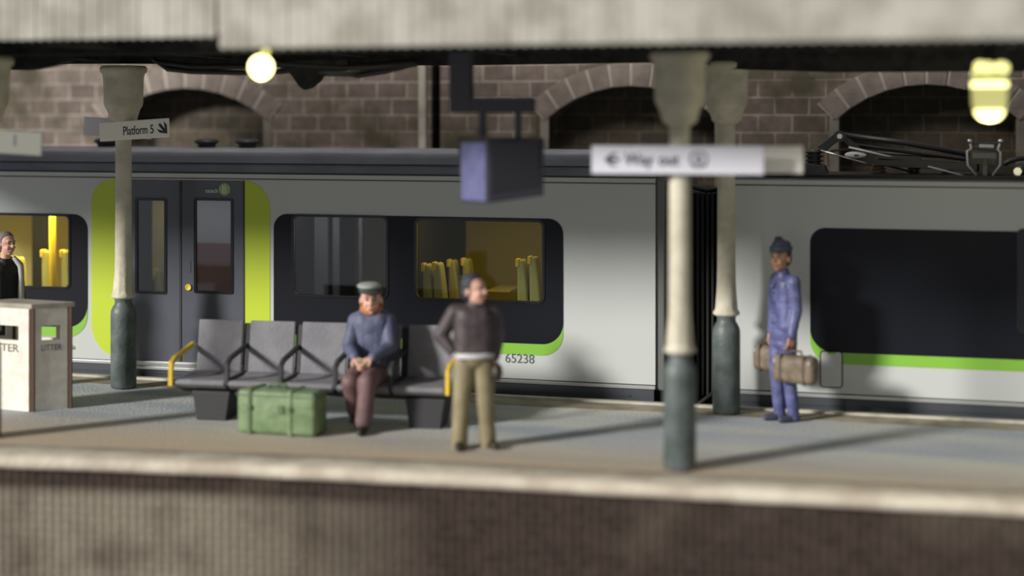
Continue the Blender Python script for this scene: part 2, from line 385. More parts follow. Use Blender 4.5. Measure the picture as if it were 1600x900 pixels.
for v in r['geom']:
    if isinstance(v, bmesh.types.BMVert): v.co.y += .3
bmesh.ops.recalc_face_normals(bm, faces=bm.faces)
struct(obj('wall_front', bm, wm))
# track bed on both sides
M['ballast'] = mat('ballast', (.06, .05, .04), .95, col2=(.12, .10, .085), vscale=12, bump=1, bscale=18)
bm = B(); box2(bm, (-16, 6, -1.4), (8, 24, -1.2)); struct(obj('floor_track_bed', bm, M['ballast'])).name = 'floor_trackbed'
bm = B()
for yy in (18.45, 19.9): box2(bm, (-16, yy-.035, -1.2), (8, yy+.035, -1.04))
tag(obj('track_rails', bm, M['sill']), kind='structure').name = 'trim_5'

# ---- back wall with arches
YW = 21.6; ARCH = [(-11.1, 1.31), (-4.11, 1.2), (-.04, 1.16), (3.9, 1.16)]
ZS, RISE = 3.33, .44
def arch_pts(cx, hs, rise=RISE, zs=ZS, z0=-1.2, n=24):
    Rr = (hs*hs+rise*rise)/(2*rise); cz = zs+rise-Rr; a = math.asin(hs/Rr)
    return [(cx-hs, z0), (cx+hs, z0)]+[(cx+Rr*math.sin(a-2*a*k/n), cz+Rr*math.cos(a-2*a*k/n)) for k in range(n+1)]
stone = brick_mat('wall_stone', (.19, .155, .132), (.13, .10, .09), (.31, .275, .235), .47, .245, .016, stain=(.075, .065, .042), sscale=1.5, spos=(.46, .68), offx=.1, offz=.165)
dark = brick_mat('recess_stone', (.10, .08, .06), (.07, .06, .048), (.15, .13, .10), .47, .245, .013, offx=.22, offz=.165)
holes = [arch_pts(cx, hs) for cx, hs in ARCH]
slot = [(PX(674, YW), -1.2), (PX(688, YW), -1.2), (PX(688, YW), 5), (PX(674, YW), 5)]
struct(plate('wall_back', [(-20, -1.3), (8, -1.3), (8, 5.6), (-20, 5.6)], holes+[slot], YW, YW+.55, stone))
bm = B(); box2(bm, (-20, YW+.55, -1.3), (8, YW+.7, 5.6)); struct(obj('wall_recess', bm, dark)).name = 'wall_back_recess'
vm = mat('voussoir_stone', (.17, .14, .122), .9, col2=(.235, .195, .17), vscale=5, bump=.6, bscale=20)
vj = mat('voussoir_mortar', (.38, .34, .30), .9)
for j, (cx, hs) in enumerate(ARCH[:3]):
    Rr = (hs*hs+RISE*RISE)/(2*RISE); cz = ZS+RISE-Rr; a = math.asin(hs/Rr); th = .33; n = 10
    bm = B()
    for k in range(n):
        a0 = -a-.05+(2*a+.1)*k/n+.011; a1 = -a-.05+(2*a+.1)*(k+1)/n-.011
        v = []
        dy = random.uniform(-.008, .008)
        for yy in (YW-.045+dy, YW+.3):
            for rr, aa in ((Rr-.005, a0), (Rr-.005, a1), (Rr+th, a1), (Rr+th, a0)):
                v.append((cx+rr*math.sin(aa), yy, cz+rr*math.cos(aa)))
        hexa(bm, v)
    # mortar bed between the blocks
    N = 30; ring = []
    for k in range(N+1):
        aa = -a-.05+(2*a+.1)*k/N; s_, c_ = math.sin(aa), math.cos(aa)
        ring.append([bm.verts.new((cx+rr*s_, yy, cz+rr*c_)) for rr, yy in ((Rr, YW-.03), (Rr+th-.004, YW-.03), (Rr+th-.004, YW+.2), (Rr, YW+.2))])
    for k in range(N):
        for q in range(4):
            f = bm.faces.new((ring[k][q], ring[k+1][q], ring[k+1][(q+1)%4], ring[k][(q+1)%4])); f.material_index = 1
    bmesh.ops.recalc_face_normals(bm, faces=bm.faces)
    struct(obj('trim_%d' % (6+j), bm, [vm, vj], bevel=.006))
bm = B(); x0, x1 = PX(656, YW), PX(667, YW); box2(bm, (x0, YW-.07, -1.2), (x1, YW, 5.4)); struct(obj('trim_9', bm, M['fascia'], bevel=.01))
bm = B()
for a_, b_, d in ((1180, 1262, .04), (470, 541, .03)):
    pass
# jambs of the arches, pale quoins
bm = B()
for cx, hs in ARCH[:3]:
    for s in (-1, 1):
        box2(bm, (cx+s*hs, YW-.03, -1.2), (cx+s*(hs+.13), YW+.1, ZS-.02))
struct(obj('trim_10', bm, mat('jamb_stone', (.18, .165, .135), .9, var=.2, bump=.5), bevel=.01))

# ============================================================ CANOPY
ZSOF = 4.15
cf = thing('canopy', 'dark platform canopy with deep beams carried on the cream posts', 'canopy', (-4, 15, ZSOF))
def cl(bm):  # shift world-built mesh into the canopy's frame
    bmesh.ops.translate(bm, verts=bm.verts, vec=(4, -15, -ZSOF)); return bm
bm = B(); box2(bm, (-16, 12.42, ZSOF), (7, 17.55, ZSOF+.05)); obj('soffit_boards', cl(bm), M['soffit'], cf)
bm = B(); hexa(bm, [(-16, 12.42, 4.6), (7, 12.42, 4.6), (7, 15.2, 7.25), (-16, 15.2, 7.25), (-16, 12.42, 4.68), (7, 12.42, 4.68), (7, 15.2, 7.33), (-16, 15.2, 7.33)])  # both slopes are unseen, added to block the sun from the back wall
obj('sun_blocker_slope', cl(bm), M['soffit'], cf)
bm = B(); hexa(bm, [(-16, 15.2, 7.25), (7, 15.2, 7.25), (7, 17.6, 4.2), (-16, 17.6, 4.2), (-16, 15.2, 7.33), (7, 15.2, 7.33), (7, 17.6, 4.28), (-16, 17.6, 4.28)])
obj('sun_blocker_slope', cl(bm), M['soffit'], cf)
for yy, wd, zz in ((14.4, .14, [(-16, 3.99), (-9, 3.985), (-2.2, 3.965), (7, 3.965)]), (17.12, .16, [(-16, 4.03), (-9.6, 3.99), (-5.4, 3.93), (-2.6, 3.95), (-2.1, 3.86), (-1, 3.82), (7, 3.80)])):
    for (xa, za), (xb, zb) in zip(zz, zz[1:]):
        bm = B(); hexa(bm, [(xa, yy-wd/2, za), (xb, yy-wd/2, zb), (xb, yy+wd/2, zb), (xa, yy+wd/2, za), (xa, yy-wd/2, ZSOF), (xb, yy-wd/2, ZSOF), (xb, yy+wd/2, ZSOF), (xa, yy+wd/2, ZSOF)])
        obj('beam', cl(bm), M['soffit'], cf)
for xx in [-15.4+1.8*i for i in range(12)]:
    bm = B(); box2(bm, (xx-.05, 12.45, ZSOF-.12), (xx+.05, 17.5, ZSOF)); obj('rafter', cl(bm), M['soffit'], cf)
# arched bracket at the far left
bm = B(); pl = []
for k in range(13):
    px = 20+92*k/12; py = 110-14*(max(0, (px-45)/67))**1.4
    pl.append(P(px, py, 14.6))
for k in range(12):
    a_, b_ = pl[k], pl[k+1]
    hexa(bm, [(a_.x, 14.55, a_.z), (b_.x, 14.55, b_.z), (b_.x, 14.65, b_.z), (a_.x, 14.65, a_.z), (a_.x, 14.55, ZSOF), (b_.x, 14.55, ZSOF), (b_.x, 14.65, ZSOF), (a_.x, 14.65, ZSOF)])
obj('bracket', cl(bm), M['soffit'], cf)
# fascia boards: upright planks with a toothed lower edge
def fascia(name, xa, xb, y, z0, z1, label):
    bm = B(); w_ = .094; n = int((xb-xa)/w_)
    for i in range(n):
        x = xa+i*w_; d = random.uniform(0, .012); m_ = x+w_/2
        v = [(x+.004, y+d, z0+.02), (m_, y+d, z0), (x+w_-.004, y+d, z0+.02)]
        fr = [bm.verts.new(p) for p in v+[(x+w_-.004, y+d, z1), (x+.004, y+d, z1)]]
        bk = [bm.verts.new((p.co.x, y+.035, p.co.z)) for p in fr]
        bm.faces.new(fr); bm.faces.new(bk[::-1])
        for k in range(5): bm.faces.new((fr[(k+1)%5], fr[k], bk[k], bk[(k+1)%5]))
    box2(bm, (xa, y+.03, z0+.05), (xb, y+.06, z1)); box2(bm, (xa, y-.02, z1-.1), (xb, y+.03, z1))
    bmesh.ops.recalc_face_normals(bm, faces=bm.faces)
    bmesh.ops.translate(bm, verts=bm.verts, vec=(-(xa+xb)/2, -y, -z0))
    o = obj(name, bm, M['fascia'], loc=((xa+xb)/2, y, z0)); tag(o, label, 'fascia board', 'canopy fascia boards'); return o
xs = PX(341, 12.3)
fascia('fascia_board', xs, 4.0, 12.30, 3.925, 4.75, 'long cream ribbed fascia board along the canopy edge, right of the step')
fascia('fascia_board', -15, xs-.01, 12.36, 4.03, 4.75, 'short cream ribbed fascia board at the top left corner, its lower edge set higher')

# cable bundle hanging under the canopy
cb = thing('cable_bundle', 'black tangle of cables and tape sagging under the canopy right of the round lamp', 'cables', P(470, 100, 16.2))
def q(px, py, Y=16.2): return P(px, py, Y)-P(470, 100, 16.2)
bm = B()
tube(bm, [q(240, 92), q(262, 108), q(300, 112), q(350, 113), q(400, 114), q(440, 112), q(480, 106), q(520, 112), q(560, 118), q(600, 112), q(640, 102)], .03, 8)
tube(bm, [q(430, 98), q(480, 102), q(540, 106), q(590, 104), q(650, 98)], .05, 8); tube(bm, [q(250, 98), q(300, 104), q(380, 104), q(450, 98)], .035, 8)

tube(bm, [q(262, 100), q(310, 108), q(380, 105), q(440, 96), q(452, 92)], .016, 8)
tube(bm, [q(540, 104), q(575, 110), q(610, 103), q(625, 96)], .02, 8)
obj('cable', bm, M['rubber'], cb, smooth=True)
bm = B(); tp = [(432, 94), (446, 106), (458, 120), (468, 135), (476, 141), (488, 137), (500, 127), (507, 116), (520, 108), (545, 102), (545, 92)]
tq = [q(x, y) for x, y in tp]; f = [bm.verts.new((p.x, -.04, p.z)) for p in tq]; k_ = [bm.verts.new((p.x, .06, p.z)) for p in tq]
bm.faces.new(f); bm.faces.new(k_[::-1])
for i in range(len(tq)): bm.faces.new((f[(i+1)%len(tq)], f[i], k_[i], k_[(i+1)%len(tq)]))
bmesh.ops.recalc_face_normals(bm, faces=bm.faces)
obj('tape', bm, M['soffit'], cb, bevel=.02)
bm = B()
tube(bm, [q(425, 118), q(440, 108), q(455, 96)], .018, 8); tube(bm, [q(500, 112), q(540, 112), q(590, 104)], [.05, .06, .02], 8)
tube(bm, [q(465, 100), q(485, 116), q(500, 104)], .03, 8)
obj('wire', bm, mat('grey_wire', (.05, .055, .05), .3), cb, smooth=True)

# ============================================================ POSTS
def make_post():
    t = thing('canopy_post', '', 'post', (0,0,0))
    bm = B(); lathe(bm, [(.12, 0), (.148, .012), (.155, .04), (.155, .90), (.151, .95), (.130, 1.00), (.106, 1.035), (.103, 1.08), (.118, 1.105), (.105, 1.12)])
    obj('base', bm, M['post_green'], t, smooth=True)
    bm = B(); n = 32; rings = []
    for r_, z, fl in [(.118, 1.098, 0), (.148, 1.115, 0), (.150, 1.14, 0), (.130, 1.165, .004), (.120, 1.22, .008), (.112, 1.34, .006), (.106, 1.46, 0), (.103, 1.6, 0), (.1, 2.2, 0), (.097, 3.2, 0), (.1, 3.3, 0)]:
        rings.append([bm.verts.new(((r_+fl*math.cos(8*k*2*PI/n*2))*math.cos(2*PI*k/n), (r_+fl*math.cos(16*PI*k/n))*math.sin(2*PI*k/n), z)) for k in range(n)])
    for i in range(len(rings)-1):
        for k in range(n): bm.faces.new((rings[i][k], rings[i][(k+1)%n], rings[i+1][(k+1)%n], rings[i+1][k]))
    bm.faces.new(rings[0][::-1]); bm.faces.new(rings[-1])
    obj('shaft', bm, M['cream'], t, smooth=True)
    bm = B(); lathe(bm, [(.10, 3.24), (.165, 3.29), (.175, 3.34), (.205, 3.43), (.222, 3.45), (.228, 3.47), (.236, 3.50), (.243, 3.80), (.255, 3.86), (.28, 3.88), (.285, 3.93), (.26, 3.955)])
    obj('capital', bm, M['cream'], t, smooth=True)
    return t
spots = [(G(1062, 733), 'canopy post nearest the platform edge, carrying the Way out sign'),
         (G(193, 606), 'canopy post at left in front of the grey train doors, carrying the Platform 5 sign'),
         (G(1135, 646), 'canopy post behind the Way out sign, beside the person in blue'),
         (Vector((-9.47, 13.98, 0)), 'canopy post at the far left edge, only its blurred capital in view')]
post0 = make_post()
for i, (p, lb) in enumerate(spots):
    o = post0 if i == 0 else copy_tree(post0)
    o.location = p; o.rotation_euler.z = i*.7; o['label'] = lb; o['group'] = 'canopy posts'
PF, PL, PB, PFL = [s_[0] for s_ in spots]

# ============================================================ SIGNS
def sign_board(name, label, W, H, m, loc, rz, roll, group='platform signs'):
    t = thing(name, label, 'sign', loc, rz, group); t.rotation_euler = (0, roll, rz)
    bm = B(); box(bm, (0, 0, 0), (W, .02, H)); obj('board', bm, m, t, bevel=.004); return t
# Platform 5
t = sign_board('direction_sign', 'white Platform 5 sign with diagonal arrow on the left canopy post', .97, .23, M['sign_cream'], P(210, 203, PL.y-.14), R(-3), R(-3.6))
text('word', 'Platform', .15, M['ink'], t, (-.155, -.0115, -.055), sx=.67, bold=.001); text('numeral', '5', .15, M['ink'], t, (.222, -.0115, -.055), sx=.75, bold=.001)
bm = B()   # arrow pointing down right
def poly(bm, pts, y0, y1):
    f = [bm.verts.new((x, y0, z)) for x, z in pts]; k_ = [bm.verts.new((x, y1, z)) for x, z in pts]
    bm.faces.new(f); bm.faces.new(k_[::-1]); n = len(pts)
    for i in range(n): bm.faces.new((f[(i+1)%n], f[i], k_[i], k_[(i+1)%n]))
    return bm
def arrow(cx, cz, L, ang, wd):
    base = [(-L/2, -wd/2), (.02, -wd/2), (-.06*L/.16, -L*.42), (.0, -L*.42), (L/2, 0), (.0, L*.42), (-.06*L/.16, L*.42), (.02, wd/2), (-L/2, wd/2)]
    return [(cx+x*math.cos(ang)-z*math.sin(ang), cz+x*math.sin(ang)+z*math.cos(ang)) for x, z in base]
obj('arrow', poly(bm, arrow(.405, -.01, .16, R(-50), .034), -.0135, -.0095), M['ink'], t)
sign_board('direction_sign', 'plain grey-white sign board behind the Platform 5 sign, its left end showing', .90, .23, M['sign'], P(184, 200, PL.y+.14), R(4), R(3.2))
# Way out
t = sign_board('direction_sign', 'long bright white Way out sign with left arrow on the nearest post', 1.60, .265, M['sign'], P(1058, 250, PF.y-.16), R(8), R(.1))
text('word', 'Way', .16, M['ink'], t, (-.49, -.0115, -.05), sx=.87, bold=.003); text('word', 'out', .16, M['ink'], t, (-.175, -.0115, -.05), sx=.87, bold=.003)
bm = B(); obj('arrow', poly(bm, arrow(-.61, .0, .15, R(180), .03), -.0135, -.0095), M['ink'], t)
# pictogram: a ringed waiting room figure
ic = plate('pictogram', rrect(.115, -.075, .285, .085, .07), [rrect(.13, -.06, .27, .07, .058)], -.0135, -.0095, M['ink'], t)
bm = B(); poly(bm, [(.145, -.045), (.255, -.045), (.255, -.03), (.145, -.03)], -.0135, -.0095)
poly(bm, [(.17, -.01), (.23, -.01), (.225, .02), (.20, .05), (.175, .02)], -.0135, -.0095)
obj('pictogram', bm, M['ink'], t)
bk = sign_board('direction_sign', 'plain grey sign board behind the Way out sign, its right end showing', 1.60, .26, M['sign_grey'], P(1121, 249, PF.y+.16), R(8), R(0))
# far left
t = sign_board('direction_sign', 'blurred pale sign at the left picture edge with the end of a platform number', 1.06, .235, M['sign_shaded'], P(-5, 221, PFL.y-.14), R(0), R(3))
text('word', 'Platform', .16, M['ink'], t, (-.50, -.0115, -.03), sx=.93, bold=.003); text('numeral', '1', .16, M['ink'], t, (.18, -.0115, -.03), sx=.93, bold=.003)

# ============================================================ LAMPS
t = thing('hanging_lamp', 'round glowing yellow lamp hanging under the canopy at left', 'lamp', P(408, 105, 14.1), 0, 'canopy lamps')
z0 = t.location.z
bm = B(); ell(bm, (0,0,0), (.135, .135, .135), 3); obj('bulb', bm, M['bulb'], t, smooth=True)
bm = B(); ell(bm, (.05, 0, .155), (.055, .055, .06), 2); obj('bulb_neck', bm, M['bulb_dim'], t, smooth=True)
bm = B(); tube(bm, [(.05, 0, .20), (.05, 0, ZSOF-z0)], .03); obj('cord', bm, M['black'], t, smooth=True)
bm = B(); ell(bm, (0, 0, 0), (.01, .01, .01)); bm.free()
l = lamp('lamp_light', 'POINT', t.location+Vector((0,0,-.17)), 10, (1, .9, .5), shadow_soft_size=.1)
t = thing('hanging_lamp', 'capsule shaped glowing yellow lamp with bright bands hanging at right', 'lamp', P(1546, 142, 14.1), 0, 'canopy lamps')
z0 = t.location.z
bm = B(); lathe(bm, [(.01, -.25), (.07, -.24), (.115, -.20), (.145, -.13), (.15, -.05), (.15, .12), (.14, .16), (.05, .19)]); obj('glass_globe', bm, M['bulb_dim'], t, smooth=True)
bm = B(); lathe(bm, [(.02, -.262), (.075, -.25), (.118, -.21), (.13, -.17), (.05, -.15)]); obj('bulb_tip', bm, M['bulb'], t, smooth=True)
bm = B(); lathe(bm, [(.10, .03), (.155, .035), (.158, .075), (.10, .08)]); obj('light_band', bm, M['bulb'], t, smooth=True)
bm = B()
for a_, zz, rr in ((0, .2, .06), (1.1, .21, .05), (2.4, .22, .05), (3.3, .15, .045), (4.5, .2, .055)): ell(bm, (.1*math.cos(a_), .1*math.sin(a_), zz), (rr*1.2, rr, rr))
obj('light_crown', bm, mat('crown_glow', (.8, .8, .4), .3, emit=(1, .95, .35), es=1.5), t, smooth=True)
lamp('lamp_light', 'POINT', t.location+Vector((0, 0, -.35)), 30, (1, .9, .5), shadow_soft_size=.12)
bm = B(); lathe(bm, [(.03, .17), (.05, .2), (.055, .28), (.03, .3), (.025, ZSOF-z0)]); obj('socket', bm, M['black'], t, smooth=True)

# ============================================================ HANGING MONITOR
YM = 14.35
org = P(757, 265, YM)
t = thing('information_monitor', 'dark and blue departure monitor hanging from the canopy left of the arch', 'monitor', org)
def mq(px, py, Y=YM+.1): return P(px, py, Y)-org
k = Vector((0, -.08, 0)); a_, b_ = mq(762, 216), mq(762, 318)
ax = Vector((.52, .20, 0)); bx = Vector((-.40, .28, 0))
def col3(p, d): return p+d
A0 = mq(762, 318); A1 = mq(762, 216)
B0 = A0+ax+Vector((0, 0, .075)); B1 = A1+ax+Vector((0, 0, .0))
D0 = A0+bx*.88+Vector((0,0,.0)); D1 = A1+bx
C0 = B0+bx*.88; C1 = B1+bx
bm = B(); hexa(bm, [A0, B0, C0, D0, A1, B1, C1, D1]); obj('casing', bm, M['monitor'], t, bevel=.012)
def quadplate(name, p, u, v, n_, m, parent, inset, th):
    bm = B(); u0, u1, v0, v1 = inset
    pts = [p+u*u0+v*v0, p+u*u1+v*v0, p+u*u1+v*v1, p+u*u0+v*v1]
    hexa(bm, [x for x in pts]+[x+n_*th for x in pts]); bmesh.ops.recalc_face_normals(bm, faces=bm.faces)
    return obj(name, bm, m, parent, bevel=.004)
nl = (D0-A0).cross(A1-A0).normalized(); nl = nl if nl.y < 0 or nl.x < 0 else -nl
if nl.x > 0: nl = -nl
quadplate('side_panel', A0, (D0-A0), (A1-A0), nl, M['blue_box'], t, (.05, .95, .03, .93), .012)
nr = (B0-A0).cross(A1-A0).normalized()
if nr.y > 0: nr = -nr
quadplate('screen', A0, (B0-A0), (A1-A0), nr, M['screen'], t, (.08, .92, .14, .9), .006)
bm = B(); mid = (A1+B1+C1+D1)/4
zt = ZSOF-org.z
ym = mid.y; ymw = ym+YM
vx0, vx1 = mq(704, 150, ymw).x, mq(738, 150, ymw).x; az0, az1 = mq(760, 176, ymw).z, mq(760, 153, ymw).z
box2(bm, (vx0, ym-.06, az0), (vx1, ym+.06, zt)); obj('drop_post', bm, M['hang'], t, bevel=.008)
bm = B(); box2(bm, (vx0+.02, ym-.055, az0), (mq(835, 150, ymw).x, ym+.055, az1)); obj('cross_arm', bm, M['hang'], t, bevel=.008)
for px in (754, 810):
    bm = B(); xx = mq(px, 190, ymw).x; box2(bm, (xx-.028, ym-.03, A1.z-.02), (xx+.028, ym+.03, az0+.01)); obj('hanger', bm, M['hang'], t)

# ============================================================ TRAIN
YT = 17.8
def TX(px): return PX(px, YT)
def TZ(px, py): return P(px, py, YT).z
XE1 = TX(1024); XS1 = -15.5
ZB, ZG = .19, 2.545
car = thing('railway_carriage', 'silver carriage with lime door surrounds, grey double doors and lit windows', 'train carriage', (-9, 19.2, -1.04), 0, 'train carriages')
org = car.location.copy()
class Loc:      # parts are modelled at world coordinates, then parented in place
    pass
def put(o, parent, root):
    o.parent = parent
    if parent is root: o.location = o.location-root.location
    return o
def tplate(name, outer, holes, y0, y1, m, root, parent=None):
    o = plate(name, outer, holes, y0, y1, m); put(o, parent or root, root); return o
def tobj(name, bm, m, root, parent=None, **kw):
    o = obj(name, bm, m, **kw); put(o, parent or root, root); return o
def R2(px0, py0, px1, py1, r=0, off=0):
    x0, x1 = TX(px0), TX(px1); pm_ = (px0+px1)/2; z1, z0 = TZ(pm_, py0), TZ(pm_, py1)
    return rrect(x0-off, z0-off, x1+off, z1+off, [q_+off if q_ else 0 for q_ in (r if isinstance(r, (list, tuple)) else [r]*4)])
win = {'A': R2(-60, 335, 109, 447, .06), 'B': R2(458, 338, 605, 463, .07), 'C': R2(650, 344, 849, 469, .07)}
door_hole = R2(183, 283, 381, 567)
D2 = [(x, z) for x, z in door_hole]; dx0, dx1 = TX(183), TX(381); dz0, dz1 = ZB+.0, ZG-.02
hole_d = rrect(dx0, dz0+.001, dx1, dz1, 0)
body = tplate('side_panel', rrect(XS1, ZB, XE1, ZG, 0), [win['A'], win['B'], win['C'], rrect(dx0, dz0+.01, dx1, dz1, 0)], YT, YT+.05, M['silver'], car)
# roof, far side, floor as swept section
def shell(xa, xb, prof, m, root, name):
    bm = B(); vs = [[bm.verts.new((x, y, z)) for y, z in prof] for x in (xa, xb)]
    for i in range(len(prof)-1): bm.faces.new((vs[0][i], vs[1][i], vs[1][i+1], vs[0][i+1]))
    r = bmesh.ops.solidify(bm, geom=bm.faces[:], thickness=.03)
    bmesh.ops.recalc_face_normals(bm, faces=bm.faces)
    return tobj(name, bm, m, root)
roofp = [(17.80, 2.60), (17.83, 2.63), (17.95, 2.735), (17.96, 2.725), (18.0, 2.745), (18.15, 2.81), (18.4, 2.865), (18.8, 2.905), (19.2, 2.915), (19.6, 2.905), (20.0, 2.865), (20.3, 2.79), (20.5, 2.68), (20.6, 2.545)]
shell(XS1, XE1-.02, roofp, M['roof_grey'], car, 'roof')
shell(XS1, XE1-.02, [(20.6, 2.56), (20.6, .1), (17.9, .1)], M['silver'], car, 'underframe')
bm = B(); box2(bm, (XS1, YT-.004, ZG+.008), (XE1, YT+.05, ZG+.062)); tobj('cant_rail', bm, M['silver'], car)
bm = B(); box2(bm, (XS1, YT-.006, ZG-.006), (XE1, YT+.05, ZG+.009)); tobj('red_line', bm, M['line_red'], car)
bm = B(); box2(bm, (XS1, YT+.008, ZG+.062), (XE1, YT+.08, ZG+.085)); tobj('gutter', bm, M['rubber'], car)
bm = B(); box2(bm, (XS1, 17.935, 2.728), (XE1-.05, 17.96, 2.742)); tobj('roof_seam', bm, M['rubber'], car)
bm = B(); box2(bm, (XS1, YT-.012, ZB-.055), (XE1, YT+.05, ZB-.012)); tobj('sill_strip', bm, M['sill'], car, bevel=.006)
bm = B(); box2(bm, (XS1, YT+.002, ZB-.014), (XE1, YT+.05, ZB+.001)); tobj('seam', bm, M['black'], car)
bm = B(); box2(bm, (XS1, YT+.01, -.02), (XE1-.02, YT+.06, ZB-.05)); box2(bm, (XS1, YT-.002, .04), (XE1-.3, YT+.03, .056)); tobj('skirt', bm, M['skirt'], car)
bm = B(); box2(bm, (XE1, YT+.03, .12), (TX(1038), 20.5, 2.6)); tobj('carriage_end', bm, M['silver_end'], car, bevel=.02)
bm = B(); box2(bm, (XS1, 18.1, -.75), (XE1-.5, 20.3, .1)); box2(bm, (XE1-3.2, 18.0, -1.0), (XE1-.7, 18.12, -.3)); tobj('bogie', bm, M['black'], car)
# gangway bellows
bm = B(); x = TX(1038)
while x < TX(1115):
    box2(bm, (x, 18.3, .0), (x+.035, 20.1, 2.42)); box2(bm, (x+.035, 18.36, .05), (x+.06, 20.0, 2.37)); x += .06
tobj('gangway_bellows', bm, M['black'], car, bevel=.012)
bm = B(); tube(bm, [(TX(1030), 18.6, 2.45), (TX(1060), 18.5, 2.5), (TX(1090), 18.5, 2.44), (TX(1116), 18.6, 2.46)], .03); tobj('jumper_cable', bm, M['rubber'], car, smooth=True); bm = B(); tube(bm, [(TX(1030), 18.2, .1), (TX(1080), 18.15, -.1), (TX(1115), 18.2, .1)], .03)
tobj('jumper_cable', bm, M['rubber'], car, smooth=True)
# window bands
def band(name, px0, py0, px1, py1, r, holes, root, gy=20, gx=0, gpx=None, left=True, right=True, rr=None):
    x0, x1 = TX(px0), TX(px1); pm_ = (px0+px1)/2; z1, z0 = TZ(pm_, py0), TZ(pm_, py1)
    rad = rr or [r, r, r*.8, r*.8]
    o = tplate(name, rrect(x0, z0, x1, z1, rad, 10), holes, YT-.008, YT+.0, M['dark_panel'], root); return (x0, x1, z0, z1)
x0, x1, z0, z1 = band('window_band', -80, 333, 137, 508, .26, [win['A']], car, rr=[.0, .30, .2, 0])
# green swoosh under it
def swoosh(name, pts_out, pts_in, m, root):
    bm = B(); poly(bm, pts_out+pts_in, YT-.005, YT); bmesh.ops.recalc_face_normals(bm, faces=bm.faces); return tobj(name, bm, m, root)
def arc(cx, cz, r, a0, a1, n=10): return [(cx+r*math.cos(a0+(a1-a0)*k/n), cz+r*math.sin(a0+(a1-a0)*k/n)) for k in range(n+1)]
def green_right(name, xl, xr, zb, th, root, rad=.30):
    # thick line under the band that curls up and thins at the right corner
    out = [(xl, zb-th)]+arc(xr-rad, zb-th+rad, rad, -PI/2, 0)+[(xr, zb+rad+.02)]
    inn = arc(xr-rad-.0, zb+rad-.0, rad*.998, 0, -PI/2)+[(xl, zb)]
    return swoosh(name, out, inn, M['green'], root)
green_right('green_stripe', x0, x1, z0, .13, car)
x0, x1, z0, z1 = band('window_band', 428, 338, 880, 530, .2, [win['B'], win['C']], car, rr=[.05, .26, .18, .18])
green_right('green_stripe', x0+.02, x1, z0, .135, car, .26)
# lime door surrounds
zl0, zl1 = ZB+.0, ZG-.02
o = tplate('lime_panel', rrect(TX(143), ZB+.035, dx0-.012, zl1, [.42, 0, 0, .30], 12), [], YT-.005, YT, M['lime'], car)
o = tplate('lime_panel', rrect(dx1+.012, ZB+.035, TX(422), zl1, [0, .2, .36, 0], 12), [], YT-.005, YT, M['lime'], car)
# windows: rim, pane
for k_, px in win.items():
    xs_ = [p[0] for p in px]; zs_ = [p[1] for p in px]
    big = rrect(min(xs_)-.02, min(zs_)-.02, max(xs_)+.02, max(zs_)+.02, .085); small = rrect(min(xs_)+.012, min(zs_)+.012, max(xs_)-.012, max(zs_)-.012, .06)
    rim = tplate('window_frame', big, [small], YT-.018, YT+.0, M['rim'], car)
    gp = plate('pane', small, [], YT+.008, YT+.012, M['glass'] if k_ != 'B' else M['glass_dark']); gp.parent = rim
# doors
for i, (pa, pb, wa, wb) in enumerate(((183, 280, 213, 257), (282.5, 381, 305, 361))):
    xa, xb = TX(pa)+.008, TX(pb)-.008; zA, zB_ = dz0+.015, dz1-.01
    w0, w1 = TX(wa), TX(wb); zz1, zz0 = TZ(wa, 312), TZ(wb, 457)
    leaf = tplate('door', rrect(xa, zA, xb, zB_, .01), [rrect(w0, zz0, w1, zz1, .02)], YT+.018, YT+.05, M['door_grey'], car)
    fr = plate('window_frame', rrect(w0-.025, zz0-.025, w1+.025, zz1+.025, .03), [rrect(w0+.01, zz0+.01, w1-.01, zz1-.01, .015)], YT+.008, YT+.03, M['rim']); fr.parent = leaf
    pn = plate('pane', rrect(w0+.01, zz0+.01, w1-.01, zz1-.01, .01), [], YT+.024, YT+.027, M['glass_door']); pn.parent = leaf
    if i == 1:
        p = P(294, 449, YT); bm = B(); lathe(bm, [(.02, 0), (.042, .004), (.042, .016), (.03, .02), (.028, .014), (.008, .016)], 20)
        bmesh.ops.rotate(bm, verts=bm.verts, cent=(0,0,0), matrix=Matrix.Rotation(R(90), 3, 'X')); bmesh.ops.translate(bm, verts=bm.verts, vec=(p.x, YT+.018, p.z))
        bo = obj('door_button', bm, M['seat_top'], smooth=True); bo.parent = leaf; bo['label'] = 'round brass-yellow door button'
        bm = B(); box2(bm, (p.x-.03, YT+.012, p.z+.19), (p.x+.03, YT+.02, p.z+.34)); bo = obj('button_plate', bm, M['door_grey'], bevel=.006); bo.parent = leaf
        p = P(350, 296, YT); bm = B(); lathe(bm, [(.078, 0), (.078, .004)], 28); bmesh.ops.rotate(bm, verts=bm.verts, cent=(0,0,0), matrix=Matrix.Rotation(R(90), 3, 'X')); bmesh.ops.translate(bm, verts=bm.verts, vec=(p.x, YT+.019, p.z))
        bo = obj('coach_badge', bm, mat('badge_green', (.33, .46, .18), .5)); bo.parent = leaf; bo['label'] = 'green round badge with the letter B'
        tt = text('badge_letter', 'B', .12, M['ink_pale'], leaf, (p.x-.038, YT+.0135, p.z-.042))
        tt = text('coach_lettering', 'coach', .075, M['ink_pale'], leaf, (P(320, 302, YT).x, YT+.0165, P(320, 301, YT).z))
for px in (281,):
    bm = B(); box2(bm, (TX(px)-.012, YT+.012, dz0+.015), (TX(px)+.012, YT+.03, dz1-.01)); tobj('door_seal', bm, M['rubber'], car)
